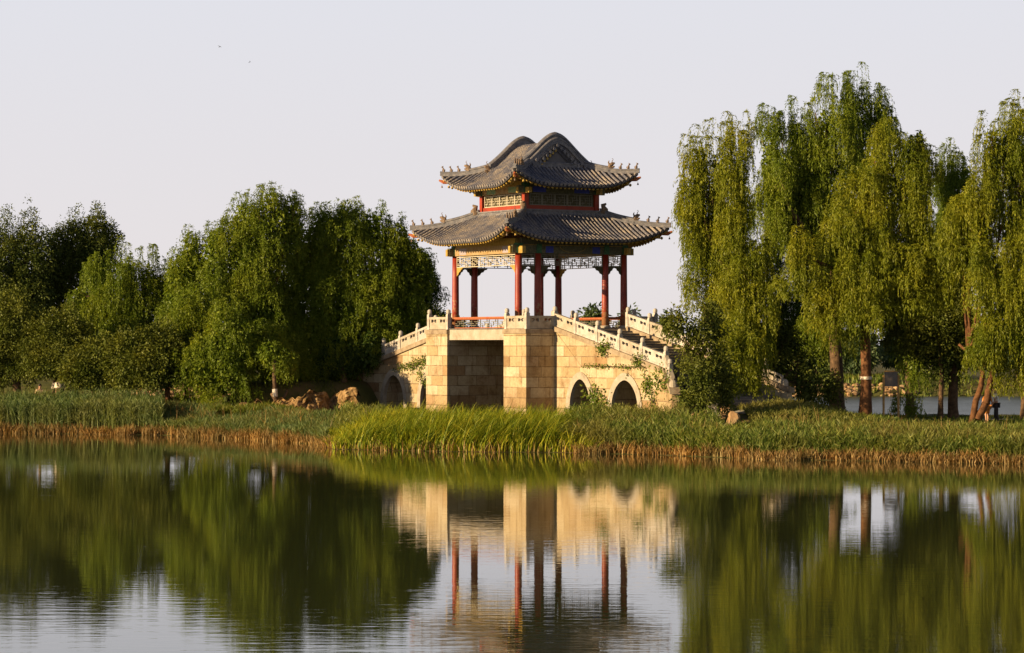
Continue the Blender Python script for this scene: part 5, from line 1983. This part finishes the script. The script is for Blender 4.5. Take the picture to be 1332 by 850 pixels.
# ------------------------------------------------------------------ notice board
Z = 129
bx = wx(1159, Z); gz = float(ground(bx, Z))
sb = empty('notice_board', (bx, Z, gz), 0.08, 'dark notice board on two yellow wooden posts at the water side', 'notice board')
for sx in (-1, 1):
    mb = MB()
    mb.bbox(sx * 0.36 - 0.045, sx * 0.36 + 0.045, -0.045, 0.045, -0.3, wz(488, Z) - gz, 0.01)
    mb.build('post', M['wood'], sb)
mb = MB()
mb.bbox(-0.31, 0.31, -0.03, 0.03, wz(503, Z) - gz, wz(484, Z) - gz, 0.01)
bd = mb.build('board', M['board'], sb)
mb = MB()
mb.box(-0.325, 0.325, -0.04, 0.04, wz(484, Z) - gz + 0.003, wz(484, Z) - gz + 0.05)
mb.box(-0.30, 0.30, -0.02, 0.02, wz(511, Z) - gz, wz(510, Z) - gz + 0.02)
mb.build('cross_rail', M['wood'], sb)


# ------------------------------------------------------------------ people
def person(px, Z, height, label, top, legs_, facing, bend=0.0, arm_out=0.2, hairmat='hair', bag=None, shorts=False, gz=None, name='person'):
    x = wx(px, Z)
    if gz is None:
        gz = float(ground(x, Z))
    root = empty(name, (x, Z, gz), facing, label, 'person')
    s = height / 1.72
    J = {'pel': (0, 0, .95), 'sp': (0, 0.0, 1.15), 'ch': (0, bend * .4, 1.36), 'nk': (0, bend * .6, 1.48), 'hd0': (0, bend * .7, 1.56), 'hd1': (0, bend * .75 - .01, 1.66)}
    edges = [('pel', 'sp'), ('sp', 'ch'), ('ch', 'nk'), ('nk', 'hd0'), ('hd0', 'hd1')]
    rad = {'pel': .15, 'sp': .125, 'ch': .15, 'nk': .055, 'hd0': .085, 'hd1': .09}
    for sd, nm in ((-1, 'l'), (1, 'r')):
        st = 0.10 if sd > 0 else -0.08
        J.update({'hp' + nm: (sd * .09, 0, .90), 'kn' + nm: (sd * .10, st * .6 - .02, .49), 'an' + nm: (sd * .10, st, .09), 'ft' + nm: (sd * .11, st - .15, .035),
                  'sh' + nm: (sd * .18, bend * .45, 1.40), 'el' + nm: (sd * (.21 + arm_out * .3), bend * .45 + .02, 1.12), 'wr' + nm: (sd * (.20 + arm_out * .35), -.10 + bend * .4, .90), 'pm' + nm: (sd * (.20 + arm_out * .35), -.13 + bend * .4, .83)})
        edges += [('pel', 'hp' + nm), ('hp' + nm, 'kn' + nm), ('kn' + nm, 'an' + nm), ('an' + nm, 'ft' + nm), ('ch', 'sh' + nm), ('sh' + nm, 'el' + nm), ('el' + nm, 'wr' + nm), ('wr' + nm, 'pm' + nm)]
        rad.update({'hp' + nm: .10, 'kn' + nm: .062, 'an' + nm: .042, 'ft' + nm: .035, 'sh' + nm: .062, 'el' + nm: .042, 'wr' + nm: .028, 'pm' + nm: .036})

    def skinned(nm_, keys, es, grow, mat, parent):
        idx = {k: i for i, k in enumerate(keys)}
        me = bpy.data.meshes.new(nm_)
        me.from_pydata([tuple(c * s for c in J[k]) for k in keys], [(idx[a], idx[b]) for a, b in es], [])
        o = bpy.data.objects.new(nm_, me)
        C.objects.link(o)
        o.modifiers.new('skin', 'SKIN')
        for k, i in idx.items():
            r = (rad[k] + grow) * s
            me.skin_vertices[''].data[i].radius = (r, r * (0.8 if k in ('pel', 'sp', 'ch') else 1.0))
        me.skin_vertices[''].data[0].use_root = True
        su = o.modifiers.new('subd', 'SUBSURF')
        su.levels = su.render_levels = 2
        deps = bpy.context.evaluated_depsgraph_get()
        me2 = bpy.data.meshes.new_from_object(o.evaluated_get(deps))
        o.modifiers.clear()
        o.data = me2
        me2.name = nm_
        me2.materials.clear()
        me2.materials.append(mat)
        for p in me2.polygons: p.use_smooth = True
        o.parent = parent
        return o
    body = skinned('body', list(J.keys()), edges, 0.0, M['skin'], root)
    # fingers, nose and ears belong to the body mesh
    mb = MB()
    for sd, nm in ((-1, 'l'), (1, 'r')):
        c = Vector(J['pm' + nm]) * s
        for k in range(4):
            o_ = Vector((0, (k - 1.5) * .019, 0)) * s
            L = (.075, .085, .08, .062)[k] * s
            mb.tube([c + o_, c + o_ + Vector((-sd * .004 * s, -.006 * s, -L * .55 - .02 * s)), c + o_ + Vector((-sd * .018 * s, -.012 * s, -L - .02 * s))], [.009 * s, .008 * s, .006 * s], 5)
        mb.tube([c + Vector((-sd * .01, -.03, .02)) * s, c + Vector((-sd * .03, -.055, -.02)) * s, c + Vector((-sd * .035, -.06, -.05)) * s], [.011 * s, .01 * s, .007 * s], 5)
    h = Vector(J['hd1']) * s
    mb.tube([h + Vector((0, -.085, -.0)) * s, h + Vector((0, -.112, -.035)) * s], [.010 * s, .016 * s], 5)
    for sd in (-1, 1):
        mb.blob(h + Vector((sd * .088, 0, -.02)) * s, (.012 * s, .022 * s, .03 * s), 6, 4)
    tmp = mb.build('tmp', M['skin'])
    import bmesh
    bm = bmesh.new(); bm.from_mesh(body.data); bm.from_mesh(tmp.data); bm.to_mesh(body.data); bm.free()
    bpy.data.objects.remove(tmp)
    mb = MB()
    hb = Vector(J['hd1']) * s
    mb.blob(hb + Vector((0, .018, .018)) * s, (.10 * s, .105 * s, .105 * s), 12, 8)
    mb.v = [v if not (v[1] < hb.y - .045 * s and v[2] < hb.z + .05 * s) else (v[0] * .8, hb.y - .045 * s, v[2]) for v in mb.v]
    mb.build('hair', M[hairmat], root, smooth=True)
    # shirt: trunk plus sleeves
    keys = ['sp', 'pel', 'ch', 'shl', 'shr', 'ell', 'elr']
    J_el = {k: J[k] for k in ('ell', 'elr')}
    for nm in 'lr':
        J['el' + nm] = tuple(Vector(J['sh' + nm]).lerp(Vector(J['el' + nm]), .75))
    skinned('shirt', keys, [('pel', 'sp'), ('sp', 'ch'), ('ch', 'shl'), ('ch', 'shr'), ('shl', 'ell'), ('shr', 'elr')], 0.022, M[top], root)
    J.update(J_el)
    kk = ['pel', 'hpl', 'hpr', 'knl', 'knr']
    es = [('pel', 'hpl'), ('pel', 'hpr'), ('hpl', 'knl'), ('hpr', 'knr')]
    if not shorts:
        kk += ['anl', 'anr']; es += [('knl', 'anl'), ('knr', 'anr')]
    skinned('shorts' if shorts else 'trousers', kk, es, 0.018, M[legs_], root)
    if bag:
        mb = MB()
        mb.blob((0.27 * s, 0.08, .86 * s), (.09, .16, .17), 10, 7)
        mb.tube([(.27 * s, .08, 1.0 * s), (.16 * s, .02, 1.45 * s), (.0, -.1, 1.42 * s)], .014, 5)
        b = mb.build('shoulder_bag', M[bag])
        b.location = root.location
        b.rotation_euler = root.rotation_euler
        tag(b, 'bright yellow bag hanging at the hip of the person in orange', 'bag')
    return root


person(1284, 130, 1.55, 'person in orange top and bare legs standing behind the leaning willow trunks', 'orange_cloth', 'orange_cloth', R(200), 0.0, 0.3, bag='yellow_cloth', shorts=True)
person(1296, 129, 1.72, 'person in a white and orange top with dark trousers right of the leaning trunks', 'white_cloth', 'dark_cloth', R(250), -0.1, 0.25)
person(52, 147.5, 1.6, 'person in a beige top standing among the trees behind the left reeds', 'beige_cloth', 'orange_cloth', R(20), 0.0, 0.35)
person(1211, 245, 1.6, 'tiny distant person in white on the far bank', 'white_cloth', 'dark_cloth', R(10), 0.0, 0.2)


# ------------------------------------------------------------------ birds
def bird(px, py, Z, sz, roll, label):
    mb = MB()
    x, z = wx(px, Z), wz(py, Z)
    mb.tube([(-.5, 0, 0), (-.3, 0, .01), (0, 0, .03), (.25, 0, .02), (.42, 0, .0)], [.03, .07, .1, .07, .02], 8)
    for sd in (-1, 1):
        vs = []
        for (u, w) in ((0, .22), (.35, .24), (.75, .16), (1.05, .04)):
            zz = .05 + (.32 * u if u < .4 else .14 - .05 * (u - .4) + .0)
            vs.append(((-w * .5) - u * .15, sd * u, zz)); vs.append(((w * .5) - u * .1, sd * u, zz + .01))
        top = [(a, b, c + .012) for a, b, c in vs]
        mb.add(vs, [(2 * i, 2 * i + 1, 2 * i + 3, 2 * i + 2) for i in range(3)])
        mb.add(top, [(2 * i + 2, 2 * i + 3, 2 * i + 1, 2 * i) for i in range(3)])
    mb.add([(-.45, 0, 0), (-.75, .13, .0), (-.75, -.13, .0), (-.45, 0, .02), (-.75, .13, .015), (-.75, -.13, .015)], [(0, 1, 2), (5, 4, 3), (0, 3, 4, 1), (1, 4, 5, 2), (2, 5, 3, 0)])
    o = mb.build('bird', M['bird'])
    o.location = (x, Z, z)
    o.scale = (sz,) * 3
    o.rotation_euler = (roll, R(-30), R(40))
    tag(o, label, 'bird')


bird(286, 61, 230, 0.2, 0.5, 'tiny dark bird in flight, the higher of the two on the left')
bird(325, 81, 230, 0.22, -0.4, 'tiny dark bird in flight, the lower of the two on the left')
